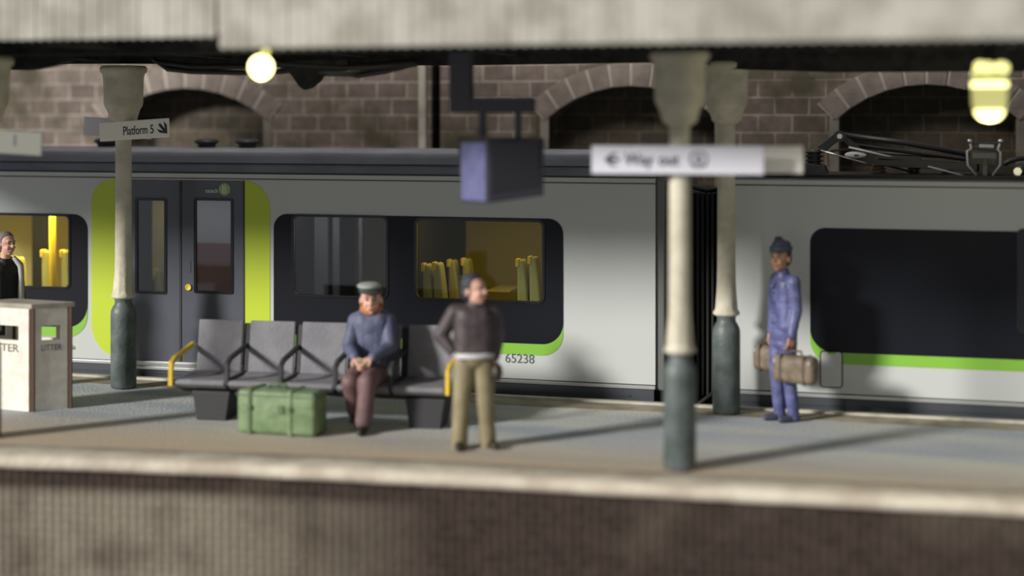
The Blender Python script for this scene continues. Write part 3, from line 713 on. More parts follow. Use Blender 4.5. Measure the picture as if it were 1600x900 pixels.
bm = B(); box2(bm, (dx0-.02, YT-.012, dz0-.0), (dx0+.006, YT+.02, dz1)); tobj('door_trim', bm, M['rubber'], car); bm = B(); box2(bm, (dx1-.006, YT-.012, dz0), (dx1+.014, YT+.02, dz1)); tobj('door_trim', bm, M['rubber'], car)
bm = B(); box2(bm, (dx0, YT-.03, ZB-.03), (dx1, YT+.05, ZB+.006)); box2(bm, (dx0, YT-.02, ZB-.10), (dx1, YT+.02, ZB-.06)); tobj('door_step', bm, M['sill'], car, bevel=.005)
# lettering on the side
p = P(789, 566, YT); text('fleet_number', '65238', .155, M['ink_grey'], car, Vector((p.x, YT-.003, p.z))-org, sx=.95)
p = P(118, 546, YT); text('side_lettering', 'ia', .10, M['ink_grey'], car, Vector((p.x, YT-.003, p.z))-org, align='RIGHT')
# roof vents
for px in (166, 323, 387):
    c0 = Vector((PX(px, 19.1), 19.1, 2.9))
    bm = B(); lathe(bm, [(.09, 0), (.12, .03), (.13, .06)], 24, c0); lathe(bm, [(.13, .06), (.165, .075), (.165, .105), (.12, .13)], 24, c0); tobj('roof_vent', bm, M['rubber'], car, smooth=True)
# interior
bm = B(); box2(bm, (XS1, 20.48, .3), (XE1-.1, 20.55, 2.5)); tobj('interior_wall', bm, M['int_wall'], car)
bm = B(); box2(bm, (XS1, 17.9, .2), (XE1-.1, 20.5, .28)); tobj('interior_floor', bm, M['int_dark'], car)
bm = B(); box2(bm, (XS1, 17.9, 2.42), (XE1-.1, 20.5, 2.46)); tobj('interior_ceiling', bm, M['int_wall'], car)
for xx, m_ in ((TX(125), 'int_dark'), (TX(430), 'int_dark'), (TX(625), 'int_dark'), (TX(900), 'int_wall')):
    bm = B(); box2(bm, (xx-.03, 17.95, .25), (xx+.03, 20.5, 2.42)); tobj('partition_or_reflection', bm, M[m_], car)
# dark upright panel and pale panel seen through the first window
bm = B(); box2(bm, (PX(50, 19.4), 19.4, .28), (PX(76, 19.4), 19.46, 2.42)); tobj('partition_or_reflection', bm, M['int_dark'], car)
bm = B(); tube(bm, [(PX(82, 18.3), 18.3, .28), (PX(82, 18.3), 18.3, 2.42)], .045, 14); tobj('grab_pole', bm, M['seat_top'], car, smooth=True)
def seat(px, pyt, Y, wd=.46, yaw=0):
    x = PX(px, Y); zt = P(px, pyt, Y).z
    bm = B(); Wy = .2
    prof = [(-.02, .28), (.14, .28), (.13, .8), (.085, zt-.3), (.06, zt-.1), (.045, zt-.02), (.0, zt), (-.035, zt-.05), (-.035, zt-.3), (-.03, .8)]
    f = [bm.verts.new((x+a, Y, z)) for a, z in prof]; k2 = [bm.verts.new((x+a, Y+Wy, z)) for a, z in prof]
    bm.faces.new(f); bm.faces.new(k2[::-1])
    for i in range(len(prof)): bm.faces.new((f[(i+1)%len(prof)], f[i], k2[i], k2[(i+1)%len(prof)]))
    bmesh.ops.recalc_face_normals(bm, faces=bm.faces)
    s_ = tobj('passenger_seat', bm, M['seat_yel'], car, bevel=.03)
    bm = B(); box2(bm, (x-.055, Y-.012, zt-.10), (x-.005, Y+.1, zt+.005)); g_ = obj('grab_handle', bm, M['seat_top'], bevel=.015); g_.parent = s_
for a_ in ((22, 402, 18.25), (68, 391, 18.35), (98, 391, 18.35), (664, 412, 18.1), (681, 410, 18.1), (704, 406, 19.0), (726, 404, 19.0), (812, 405, 18.1), (831, 401, 18.1), (244, 420, 18.9)): seat(*a_)
bm = B(); box2(bm, (PX(762, 19.3), 19.2, P(762, 452, 19.3).z-.03), (PX(800, 19.3), 19.9, P(762, 452, 19.3).z)); tobj('table', bm, M['int_wall'], car, bevel=.01)
# interior lamps, plus added fill lights
M['strip'] = mat('interior_lamp', (1, .9, .5), .4, emit=(1, .80, .22), es=9)
bm = B(); lathe(bm, [(.11, 0), (.11, .02), (.03, .03)], 24, (PX(82, 18.3), 18.3, 2.155)); tobj('ceiling_lamp', bm, M['strip'], car)
def ilamp(px, Y, e, sz=.5):
    o = lamp('interior_light', 'AREA', (PX(px, Y), Y, 2.36), e, (1, .76, .22), shape='RECTANGLE', size=sz, size_y=.7); put(o, car, car); return o
ilamp(50, 18.3, 100, 1.3); ilamp(760, 18.4, 12, 1.2)
o = lamp('door_fill_light', 'AREA', (PX(300, 18.5), 18.3, 2.38), 10, (1, .96, .9), shape='RECTANGLE', size=1.6, size_y=.5); put(o, car, car)  # added fill so the panels behind the door glass show
o = lamp('reflection_fill_light', 'AREA', (PX(510, 18.5), 18.3, 2.38), 9, (1, .98, .93), shape='RECTANGLE', size=1.0, size_y=.4); put(o, car, car)  # added fill that brightens the grey strips behind the middle window
M['reflection_grey'] = mat('painted_reflection_grey', (.30, .31, .34), .5); M['maroon_pan'] = mat('vestibule_maroon', (.16, .05, .06), .6)  # the grey stands in for reflections on the glass
for pa_, pb_, za_, zb_, m_ in ((296, 372, 1.62, 2.40, 'reflection_grey'), (302, 380, .9, 1.62, 'maroon_pan'), (238, 262, 1.1, 2.4, 'int_wall'), (455, 468, .5, 2.4, 'reflection_grey'), (480, 512, .5, 2.4, 'reflection_grey'), (520, 530, .5, 2.4, 'reflection_grey'), (560, 566, .5, 2.4, 'reflection_grey')):
    bm = B(); Y_ = 19.0; box2(bm, (PX(pa_, Y_), Y_, za_), (PX(pb_, Y_), Y_+.04, zb_)); tobj('partition_or_reflection', bm, M[m_], car)  # grey panels imitate glass reflections; maroon and olive ones are interior

# ---------------- second carriage
XS2 = TX(1121); XE2 = 3.2
car2 = thing('railway_carriage', 'silver carriage at right with a long dark window band and pantograph roof', 'train carriage', (.5, 19.2, -1.04), 0, 'train carriages')
w2 = R2(1594, 366, 1760, 530, .05)
tplate('side_panel', rrect(XS2, ZB, XE2, ZG, 0), [], YT, YT+.05, M['silver'], car2)
shell(XS2+.02, XE2, [(17.80, 2.60), (17.83, 2.63), (17.93, 2.61), (20.45, 2.61), (20.6, 2.545), (20.6, .1), (17.9, .1)], M['roof_grey'], car2, 'roof')
bm = B(); box2(bm, (XS2, YT-.004, ZG+.008), (XE2, YT+.05, ZG+.062)); tobj('cant_rail', bm, M['silver'], car2)
bm = B(); box2(bm, (XS2, YT-.006, ZG-.006), (XE2, YT+.05, ZG+.009)); tobj('red_line', bm, M['line_red'], car2)
bm = B(); box2(bm, (XS2, YT-.012, ZB-.055), (XE2, YT+.05, ZB-.012)); tobj('sill_strip', bm, M['sill'], car2, bevel=.006)
bm = B(); box2(bm, (XS2, YT+.002, ZB-.014), (XE2, YT+.05, ZB+.001)); tobj('seam', bm, M['black'], car2)
bm = B(); box2(bm, (XS2, YT+.01, -.02), (XE2, YT+.06, ZB-.05)); box2(bm, (XS2, YT-.002, .04), (XE2, YT+.03, .052)); tobj('skirt', bm, M['skirt'], car2)
bm = B(); box2(bm, (XS2, YT+.05, .12), (XS2+.1, 20.5, 2.6)); tobj('carriage_end', bm, M['silver_end'], car2, bevel=.02)
bm = B(); box2(bm, (XS2+.5, 18.1, -.75), (XE2, 20.3, .1)); tobj('bogie', bm, M['black'], car2)
bx0, bx1 = TX(1266), XE2-.05; bz1, bz0 = TZ(1440, 359), TZ(1440, 556)
tplate('window_band', rrect(bx0, bz0, bx1, bz1, [.26, .2, .2, .17], 10), [], YT-.008, YT, M['dark_panel'], car2)
bm = B(); rad = .26; th = .13
out = [(bx1, bz0-th)]+[(bx0+rad-.005, bz0-th)]+[(bx0+rad-rad*math.sin(k*PI/20), bz0-th+rad-rad*math.cos(k*PI/20)) for k in range(1, 11)]+[(bx0-.004, bz0+rad)]
inn = [(bx0+rad-rad*math.cos(k*PI/20), bz0+rad-rad*math.sin(k*PI/20)) for k in range(11)]+[(bx1, bz0)]
poly(bm, out+inn, YT-.005, YT); bmesh.ops.recalc_face_normals(bm, faces=bm.faces); tobj('green_stripe', bm, M['green'], car2)
tplate('window_frame', R2(1592, 362, 1770, 520, .04, .02), [R2(1592, 362, 1770, 520, .04)], YT-.014, YT-.008, M['rim'], car2)
tplate('pane', R2(1592, 362, 1770, 520, .04), [], YT-.011, YT-.0085, mat('black_pane', (.008, .008, .009), .08), car2)
bm = B()
for k in range(9): box(bm, (TX(1294+k*5), YT-.011, TZ(1310, 379)), (.012, .006, .2))
tobj('vent_grille', bm, M['dark_panel'], car2)
h_ = R2(1283, 550, 1315, 604, .03)
tplate('hatch', h_, [], YT-.012, YT-.0, M['silver'], car2)
tplate('hatch_seal', R2(1283, 550, 1315, 604, .03, .014), [h_], YT-.008, YT, M['rubber'], car2)
bm = B(); box(bm, (TX(1300), YT-.02, TZ(1300, 551)), (.09, .02, .02)); tobj('hatch_latch', bm, M['green'], car2, bevel=.005)

# ---------------- pantograph
YP = 18.75
pan = thing('pantograph', 'folded black pantograph with silver contact horns on the right carriage roof', 'pantograph', P(1420, 275, YP))
po = pan.location.copy()
def V(px, py, dy=0): return P(px, py, YP+dy)-po
s = 2400/18.4
def bar(px0, py0, px1, py1, wpx, depth=.06, dy=0, name='arm', m='steel_dk'):
    a, b_ = V(px0, py0, dy), V(px1, py1, dy); d = (b_-a).normalized(); n_ = Vector((-d.z, 0, d.x))*wpx/2/s; y_ = Vector((0, depth/2, 0))
    bm = B(); hexa(bm, [a-n_-y_, b_-n_-y_, b_-n_+y_, a-n_+y_, a+n_-y_, b_+n_-y_, b_+n_+y_, a+n_+y_]); bmesh.ops.recalc_face_normals(bm, faces=bm.faces)
    return obj(name, bm, M[m], pan, bevel=.006)
def rod(pts, wpx, name='rod', m='metal', dy=0):
    bm = B(); tube(bm, [V(x, y, dy) for x, y in pts], wpx/2/s, 10); return obj(name, bm, M[m], pan, smooth=True)
def insul(px, y0, y1, wpx, m, dy=0, n=4):
    a = V(px, y1, dy); H_ = V(px, y0, dy).z-a.z; prof = [(.02, 0)]
    for k in range(n):
        z = H_*(k+.15)/n; prof += [(wpx*.32/s, z), (wpx*.5/s, z+H_*.3/n), (wpx*.5/s, z+H_*.42/n), (wpx*.32/s, z+H_*.7/n)]
    prof += [(wpx*.3/s, H_)]
    bm = B(); lathe(bm, prof, 20, a); return obj('insulator', bm, M[m], pan, smooth=False)
bm = B(); a = V(1254, 276); b_ = V(1296, 258); z0_ = a.z
hexa(bm, [(a.x, -.2, z0_), (b_.x, -.2, z0_), (b_.x, .2, z0_), (a.x, .2, z0_), (a.x+.03, -.15, b_.z+.03), (b_.x-.05, -.15, b_.z), (b_.x-.05, .15, b_.z), (a.x+.03, .15, b_.z+.03)])
obj('base_block', bm, M['steel_dk'], pan, bevel=.01)
insul(1272, 234, 261, 30, 'steel_dk')
bm = B(); box2(bm, (V(1240, 270).x, -.5, V(1240, 276).z+.0), (V(1640, 270).x, .6, V(1240, 275).z+.04)); obj('base_frame', bm, M['steel_dk'], pan)
bar(1310, 212, 1282, 234, 13, .1); bar(1314, 212, 1344, 237, 10, .1); bar(1298, 236, 1340, 231, 4, .05)
bm = B(); tube(bm, [V(1312, 213, -.09), V(1312, 213, .09)], 9/s, 20); obj('hinge', bm, M['steel_dk'], pan, smooth=False)
bm = B(); tube(bm, [V(1312, 213, -.11), V(1312, 213, -.08)], 4/s, 16); obj('hinge_pin', bm, M['metal'], pan)
rod([(1318, 211), (1420, 224), (1515, 242)], 9, 'arm', 'steel_dk'); rod([(1330, 226), (1420, 238), (1515, 250)], 6, 'arm', 'steel_dk', .12)
rod([(1345, 236), (1430, 243), (1515, 248)], 4, 'arm', 'steel_dk', .2)
bar(1366, 252, 1530, 262, 12, .3); bar(1372, 247, 1440, 248, 6, .3); bar(1525, 262, 1600, 268, 14, .3)
rod([(1326, 230), (1395, 246)], 3.2, 'rod', 'padgrey', -.12); rod([(1282, 235), (1310, 243), (1362, 258)], 3, dy=-.1); rod([(1450, 260), (1530, 281)], 2.5, 'rod', 'padgrey', -.25)
rod([(1370, 255), (1430, 270)], 3, 'rod', 'steel_dk', .1)
insul(1373, 256, 276, 25, 'brownins'); insul(1428, 257, 276, 21, 'steel_dk'); insul(1480, 262, 276, 20, 'steel_dk', .3)
bm = B(); c_ = V(1337, 242, -.1); ell(bm, c_, (.13, .02, .04), 3); obj('pad', bm, M['padgrey'], pan, smooth=True)
bm = B(); box(bm, c_+Vector((.01, -.02, -.005)), (.05, .012, .018)); obj('pad_slot', bm, M['black'], pan)
for s1 in (-1, 1):
    c_ = 1539
    rod([(c_+s1*24, 222), (c_+s1*21, 232), (c_+s1*28, 236), (c_+s1*27, 258), (c_+s1*9, 280)] if s1 < 0 else [(c_+24, 222), (c_+20, 234), (c_+24, 238), (c_+24, 258), (c_+7, 280)], 3.6, 'horn', 'padgrey', -.25)
    bm = B(); ell(bm, V(c_+s1*24, 221, -.25), (.03, .03, .03)); obj('horn_tip', bm, M['metal'], pan, smooth=True)
bar(1530, 228, 1553, 229, 5, .05, -.25, 'cross_bar', 'padgrey'); bar(1520, 223, 1562, 224, 4, .05, -.2, 'cross_bar', 'steel_dk'); bar(1519, 243, 1557, 244, 9, .05, -.25, 'carrier', 'silver_end')
bar(1539, 246, 1539, 278, 7, .05, -.2, 'stem', 'silver_end'); bar(1518, 232, 1560, 236, 3, .05, -.2, 'cross_bar', 'steel_dk')
rod([(1562, 262), (1576, 252), (1590, 248), (1610, 247)], 8, 'spring_arm', 'steel_dk'); bm = B(); ell(bm, V(1598, 266, -.1), (.1, .09, .09), 3); obj('spring_housing', bm, M['steel_dk'], pan, smooth=True)
bm = B(); tube(bm, [V(1590, 268, -.2), V(1590, 268, -.19)], 6/s, 16); obj('cap', bm, M['metal'], pan)

# ============================================================ BENCH
pL, pR = G(278, 655), G(690, 671)
d = (pR-pL); ang = math.atan2(d.y, d.x)
bench = thing('bench', 'five-seat grey platform bench with yellow end armrests and black pedestals', 'bench', (pL+pR)/2, ang)
W = .615; NS = 5; L0 = -NS*W/2
c0 = .02
DS = .05      # y of seat front in bench frame (pedestal front at 0)
seat_mid = c0
for i in range(NS):
    xa = L0+i*W+c0+.042; xb = xa+W-.084
    # seat pan: dished, thick rounded front
    bm = B(); prof = [(-.08, .40), (-.085, .43), (-.05, .455), (.1, .45), (.3, .45), (.52, .47), (.53, .43), (.2, .36), (0, .35)]
    f = [bm.verts.new((xa-.02, y, z)) for y, z in prof]; k_ = [bm.verts.new((xb+.02, y, z)) for y, z in prof]
    bm.faces.new(f); bm.faces.new(k_[::-1])
    for j in range(len(prof)): bm.faces.new((f[(j+1)%len(prof)], f[j], k_[j], k_[(j+1)%len(prof)]))
    bmesh.ops.recalc_face_normals(bm, faces=bm.faces); obj('seat', bm, M['bench'], bench, bevel=.012)
    bm = B(); hexa(bm, [(xa, .48, .46), (xb, .48, .46), (xb, .52, .45), (xa, .52, .45), (xa, .57, 1.03), (xb, .57, 1.03), (xb, .605, 1.025), (xa, .605, 1.025)])
    obj('backrest', bm, M['bench'], bench, bevel=.014)
for i in range(NS+1):
    x = L0+i*W+c0; end = i in (0, NS)
    if end: x += -.02 if i == 0 else .02
    bm = B(); wd = .024
    path = [(.53, .75), (.04, .68), (-.04, .63), (-.05, .42)] if not end else [(.53, .75), (.02, .67), (-.075, .63), (-.085, .40)]
    for (ya, za), (yb, zb) in zip(path, path[1:]):
        dd = Vector((0, yb-ya, zb-za)).normalized(); nn = Vector((0, -dd.z, dd.y))*.024
        A_, B_ = Vector((x, ya, za)), Vector((x, yb, zb)); X_ = Vector((wd, 0, 0)); e_ = dd*.02
        hexa(bm, [A_-nn-X_-e_, B_-nn-X_+e_, B_-nn+X_+e_, A_-nn+X_-e_, A_+nn-X_-e_, B_+nn-X_+e_, B_+nn+X_+e_, A_+nn+X_-e_])
    if not end: box2(bm, (x-wd, -.04, .415), (x+wd, .53, .47))
    bmesh.ops.recalc_face_normals(bm, faces=bm.faces)
    o = obj('armrest', bm, M['yellow'] if end else M['bench_dark'], bench, bevel=.006)
    if end: o['label'] = 'yellow armrest'
    if not end:
        bm = B(); hexa(bm, [(x-.04, .51, .42), (x+.04, .51, .42), (x+.04, .55, .42), (x-.04, .55, .42), (x-.04, .60, .99), (x+.04, .60, .99), (x+.04, .64, .99), (x-.04, .64, .99)]); obj('back_strut', bm, M['bench_dark'], bench)
bm = B(); hexa(bm, [(L0+.08, .1, .29), (-L0-.08, .1, .29), (-L0-.08, .36, .29), (L0+.08, .36, .29), (L0-.02, .02, .38), (-L0+.04, .02, .38), (-L0+.04, .4, .38), (L0-.02, .4, .38)]); obj('seat_beam', bm, M['bench_dark'], bench)
for xx, wd in ((L0+.26, .34), (-L0-.40, .34)):
    bm = B(); xx -= .0
    hexa(bm, [(xx, 0, 0), (xx+wd, 0, 0), (xx+wd, .36, 0), (xx, .36, 0), (xx-.05, 0, .32), (xx+wd+.05, 0, .32), (xx+wd+.05, .38, .32), (xx-.05, .38, .32)]); obj('pedestal', bm, M['bench_dark'], bench, bevel=.01)

# ============================================================ GREEN TRUNK
tc_ = G(430, 681)
tr = thing('travel_trunk', 'green strapped trunk on the platform in front of the bench', 'trunk', tc_, R(-2))
TW, TD, TH = .90, .34, .46
bm = B(); box(bm, (0, TD/2, TH/2+.005), (TW, TD, TH)); o = obj('case_body', bm, M['green_case'], tr); bv = o.modifiers.new('b', 'BEVEL'); bv.width = .05; bv.segments = 4
for p in o.data.polygons: p.use_smooth = True
for xx in (-.29, .17):
    bm = B(); box(bm, (xx, TD/2, TH/2+.005), (.065, TD+.03, TH+.03)); o = obj('strap', bm, M['green_strap'] if xx < 0 else M['green_case'], tr); bv = o.modifiers.new('b', 'BEVEL'); bv.width = .05; bv.segments = 3
    bm = B(); box(bm, (xx+.0, -.02, TH*.62), (.05, .02, .05)); obj('buckle', bm, M['green_strap'], tr, bevel=.008)
bm = B(); tube(bm, [(-.16, TD/2, TH-.0), (-.14, TD/2, TH+.05), (.04, TD/2, TH+.05), (.06, TD/2, TH)], .016); obj('handle', bm, M['green_strap'], tr, smooth=True)
bm = B(); box(bm, (.07, -.006, TH*.6), (.07, .02, .09)); obj('lock_plate', bm, M['green_strap'], tr, bevel=.008)
bm = B(); box(bm, (0, TD/2, TH*.9), (TW+.008, TD+.008, .018)); obj('lid_seam', bm, M['green_strap'], tr)

# ============================================================ LITTER BIN
bc = G(50, 643); A1_ = R(26)    # near corner
bin_ = thing('litter_bin', 'square pale litter bin with brown corner and open slots at left', 'litter bin', bc, 0)
fv = Vector((-math.cos(R(7)), math.sin(R(7)), 0)); sv = Vector((.36, .36, 0)).normalized()
WF, WS, HB = .72, .36, 1.16
def wallp(o0, dvec, wd, name, label=None, textm=True):
    nrm = Vector((dvec.y, -dvec.x, 0)); nrm = nrm if nrm.dot(Vector((0, -1, 0))) > 0 or name == 'x' else -nrm
    t_ = bpy.data.objects.new('tmp', None)
    hole = rrect(wd*.2, HB*.685, wd*.8, HB*.685+.165, .004)
    p = plate(name, rrect(0, 0, wd, HB, 0), [hole], -.02, .02, M['bin']); p.parent = bin_
    p.rotation_euler.z = math.atan2(dvec.y, dvec.x); p.location = o0; bpy.data.objects.remove(t_)
    return p
# corners (local): near corner O; left run along fv; right run along sv
O = Vector((0, 0, 0)); fr = wallp(O+fv*(.03+WF), -fv, WF, 'front_panel'); text('lettering', 'LITTER', .125, M['bin_ink'], fr, (WF/2, -.0215, .665), align='CENTER', sx=1.15, bold=.001)
sd = wallp(O+sv*.03, sv, WS, 'side_panel'); text('lettering', 'LITTER', .095, M['bin_ink'], sd, (WS/2, -.0215, .68), align='CENTER', sx=.8)
wallp(O+fv*(.03+WF)+sv*(.06+WS), -fv, WF, 'back_panel'); wallp(O+fv*(.06+WF)+sv*.03, sv, WS, 'side_panel')
for cpt in (O, O+fv*(.06+WF), O+sv*(.06+WS), O+fv*(.06+WF)+sv*(.06+WS)):
    bm = B(); box(bm, cpt+Vector((0, 0, HB/2)), (.055, .055, HB), Matrix.Rotation(R(20), 3, 'Z')); obj('corner_post', bm, M['bin_brown'], bin_)
bm = B(); ex = .035
c4 = [O-fv*ex-sv*ex, O-fv*ex+sv*(WS+.06+ex), O+fv*(WF+.06+ex)+sv*(WS+.06+ex), O+fv*(WF+.06+ex)-sv*ex]
hexa(bm, [p+Vector((0, 0, HB)) for p in c4]+[p+Vector((0, 0, HB+.055)) for p in c4]); bmesh.ops.recalc_face_normals(bm, faces=bm.faces); obj('lid', bm, mat('bin_lid', (.36, .33, .27), .85, var=.2, bump=.5), bin_, bevel=.006)
c4 = [O, O+sv*(WS+.06), O+fv*(WF+.06)+sv*(WS+.06), O+fv*(WF+.06)]
bm = B(); hexa(bm, [p+Vector((0, 0, .02)) for p in c4]+[p+Vector((0, 0, .6)) for p in c4]); bmesh.ops.recalc_face_normals(bm, faces=bm.faces); obj('liner', bm, M['bin_brown'], bin_)

# ============================================================ PEOPLE
def lerp(a, b, t): return Vector(a)*(1-t)+Vector(b)*t
def capsule(bm, a, b, ra, rb, n=6):
    a, b = Vector(a), Vector(b)
    tube(bm, [a, b], [ra, rb], 14); ell(bm, a, (ra, ra, ra), 2); ell(bm, b, (rb, rb, rb), 2)
def chain(bm, pts, rs):
    for i in range(len(pts)-1): capsule(bm, pts[i], pts[i+1], rs[i], rs[i+1])
def hand(bm, w_, d, n_, curl=.5, side=1, sc=1.0):
    """palm, four unequal fingers with two bends and a thumb; w_ wrist, d pointing, n_ palm normal (fingers bend towards it)"""
    w_ = Vector(w_); d = Vector(d).normalized(); n_ = (Vector(n_)-Vector(n_).dot(d)*d).normalized(); u = d.cross(n_)*side
    pe = w_+d*.085*sc
    for k in (-1, -.33, .33, 1): capsule(bm, w_+u*k*.018*sc, pe+u*k*.031*sc, .017*sc, .013*sc)
    for k, L in ((-1, .062), (-.33, .075), (.33, .080), (1, .072)):
        p = pe+u*k*.031*sc; dr = d
        for j, f_ in enumerate((.45, .32, .25)):
            an = curl*(.55+.5*j); dr2 = (dr*math.cos(an)+n_*math.sin(an)).normalized(); n_2 = (n_*math.cos(an)-dr*math.sin(an))
            q_ = p+dr2*L*f_*1.15*sc; capsule(bm, p, q_, (.0105-.001*j)*sc, (.0095-.001*j)*sc); p = q_
            dr = dr2 if j < 1 else dr2
    tb = w_+d*.022*sc+u*.026*sc; t1 = tb+(u*.75+d*.6+n_*.25).normalized()*.042*sc; t2 = t1+(d*.8+u*.25+n_*.5).normalized()*.034*sc
    capsule(bm, tb, t1, .014*sc, .0115*sc); capsule(bm, t1, t2, .0115*sc, .009*sc)
def head(bm, c, rz, sc=1.0, tilt=0):
    """c = head centre; faces -Y turned by rz"""
    Rm = Matrix.Rotation(rz, 3, 'Z') @ Matrix.Rotation(tilt, 3, 'X')
    def T(x, y, z): return Vector(c)+Rm @ (Vector((x, y, z))*sc)
    def E(x, y, z, a, b_, c_, sub=2): ell(bm, T(x, y, z), (a*sc, b_*sc, c_*sc), sub, Rm)
    E(0, .012, .03, .078, .098, .092, 3); E(0, -.02, -.03, .062, .072, .085, 3); E(0, -.055, -.085, .032, .028, .026)   # skull, face, chin
    E(0, -.098, -.018, .013, .022, .014); capsule(bm, T(0, -.085, .018), T(0, -.108, -.016), .009*sc, .013*sc)            # nose
    E(.078, .012, -.012, .012, .02, .032); E(-.078, .012, -.012, .012, .02, .032)                                        # ears
    E(0, -.078, .038, .052, .02, .012); E(.034, -.07, -.03, .022, .018, .02); E(-.034, -.07, -.03, .022, .018, .02)       # brow, cheeks
    E(0, -.084, -.058, .024, .014, .011)
    return T, Rm
def face_parts(root, T, Rm, sc):
    for s_ in (-1, 1):
        bm = B(); ell(bm, T(s_*.03, -.085, .012), (.0115*sc, .008*sc, .008*sc), 2, Rm); obj('eye', bm, M['eye'], root, smooth=True)
        bm = B(); ell(bm, T(s_*.031, -.093, .036), (.02*sc, .008*sc, .005*sc), 2, Rm); obj('eyebrow', bm, M['hair_dk'], root, smooth=True)
    bm = B(); ell(bm, T(0, -.096, -.056), (.02*sc, .006*sc, .006*sc), 2, Rm); obj('mouth', bm, M['lip'], root, smooth=True)
def figure(root, J, skin, sc=1.0, hrz=0, htilt=0, hands=None, bulk=1.0, hsc=1.1):
    """one continuous body"""
    bm = B(); g = lambda k: Vector(J[k])
    T, Rm = head(bm, J['head'], hrz, hsc*sc, htilt)
    chain(bm, [g('neck')-Vector((0,0,.03)), g('head')+Vector((0, .01, -.03))], [.058*sc, .055*sc])
    torso(bm, J, sc*bulk, 0)
    for s_ in 'LR':
        chain(bm, [g('sh'+s_), g('el'+s_), g('wr'+s_)], [.052*sc, .042*sc, .029*sc])
        chain(bm, [g('hip'+s_), g('kn'+s_), g('an'+s_)], [.088*sc, .06*sc, .04*sc])
        chain(bm, [g('an'+s_)-Vector((0, 0, .02)), g('toe'+s_)], [.034*sc, .024*sc])
        if hands and s_ in hands:
            d_, n_, cu, sd_ = hands[s_]; hand(bm, J['wr'+s_], d_, n_, cu, sd_, 1.12*sc)
    o = remesh('body', bm, skin, root, .0075, 3); face_parts(root, T, Rm, hsc*sc); return T, Rm
def torso(bm, J, sc, add, low=True):
    pel, che, nk = Vector(J['pelvis']), Vector(J['chest']), Vector(J['neck'])
    shl, shr = Vector(J['shL']), Vector(J['shR']); ax = (shr-shl).normalized(); up = (che-pel).normalized(); fw = ax.cross(up).normalized()
    rot = Matrix((ax, fw, up)).transposed()
    def E(c, a, b_, c_): ell(bm, c, (a*sc+add, b_*sc+add, c_*sc+add), 3, rot)
    if low: E(pel, .155, .115, .13)
    E(lerp(pel, che, .35), .14, .10, .16); E(lerp(pel, che, .7), .16, .115, .17); E(che, .165, .115, .15)
    chain(bm, [shl, lerp(che, nk, .55), shr], [.055*sc+add, .07*sc+add, .055*sc+add]); chain(bm, [lerp(che, nk, .4), nk], [.085*sc+add, .055*sc+add])
def jacket(root, J, m, sc=1.0, add=.022, sleeve=.94, hem=None, name='jacket', bulk=1.0, voxel=.009):
    bm = B(); g = lambda k: Vector(J[k]); torso(bm, J, sc*bulk, add, low=True)
    ax_ = (g('shR')-g('shL')).normalized()
    for k_ in (-.075, -.025, .025, .075): chain(bm, [g('chest')+ax_*k_+Vector((0, 0, .05)), lerp(g('pelvis'), g('chest'), .5)+ax_*k_*.95, g('pelvis')+ax_*k_], [(.108*sc*bulk+add)]*3)
    for s_ in 'LR':
        wr = lerp(g('el'+s_), g('wr'+s_), sleeve)
        chain(bm, [g('sh'+s_), lerp(g('sh'+s_), g('el'+s_), .5), g('el'+s_), wr], [.056*sc+add, .052*sc+add, .05*sc+add, .038*sc+add*.7])
    if hem:
        for c_, r_ in hem: ell(bm, c_, r_, 3)
    return remesh(name, bm, m, root, voxel, 3)
def trousers(root, J, m, sc=1.0, add=.02, cuff=.96, name='trousers', flare=1.0):
    bm = B(); g = lambda k: Vector(J[k])
    pel = g('pelvis'); ell(bm, pel-Vector((0,0,.02)), (.16*sc+add, .118*sc+add, .13*sc), 3)
    for s_ in 'LR':
        an = lerp(g('kn'+s_), g('an'+s_), cuff)
        chain(bm, [lerp(pel, g('hip'+s_), .6), g('hip'+s_), lerp(g('hip'+s_), g('kn'+s_), .5), g('kn'+s_), lerp(g('kn'+s_), an, .5), an], [.1*sc+add, .098*sc+add, .084*sc+add, .068*sc+add, .06*sc+add, .05*sc*flare+add])
    return remesh(name, bm, m, root, .009, 3)
def shoes(root, J, m=None, sc=1.0):
    for s_ in 'LR':
        a, t_ = Vector(J['an'+s_]), Vector(J['toe'+s_]); d_ = (t_-a); d_.z = 0; d_.normalize(); bm = B()
        z = .035*sc; b0 = Vector((a.x, a.y, 0))
        heel = b0-d_*.045*sc+Vector((0,0,z+a.z-.075*sc)); toe = b0+d_*.17*sc+Vector((0,0,z*.9+a.z-.075*sc))
        chain(bm, [heel, lerp(heel, toe, .6), toe], [.042*sc, .046*sc, .034*sc]); capsule(bm, a+Vector((0,0,.03)), lerp(heel, toe, .35)+Vector((0,0,.03)), .056*sc, .052*sc)
        mn = min(v.co.z for v in bm.verts)
        for v in bm.verts: v.co.z = max(v.co.z, mn+.008)
        bmesh.ops.translate(bm, verts=bm.verts, vec=(0, 0, -(mn+.008) if a.z < .12 else 0))
        remesh('shoe', bm, m or M['shoe'], root, .008, 2)
def hair(root, T, Rm, m, sc=1.0, kind='short'):
    bm = B()
    ell(bm, T(0, .022, .045), (.086*sc, .098*sc, .092*sc), 3, Rm)
    ell(bm, T(0, .05, -.01), (.079*sc, .072*sc, .08*sc), 3, Rm)
    # cut the face free
    inv = Rm.transposed(); c_ = T(0, 0, 0)
    dele = [v for v in bm.verts if (inv @ (v.co-c_)).y < -.035*sc and (inv @ (v.co-c_)).z < .075*sc]
    for v in dele:
        l_ = inv @ (v.co-c_); l_.y = -.03*sc; l_.z = max(l_.z, -.03*sc); l_.x *= .9; v.co = c_+Rm @ l_
    return remesh('hair', bm, m, root, .008, 2)

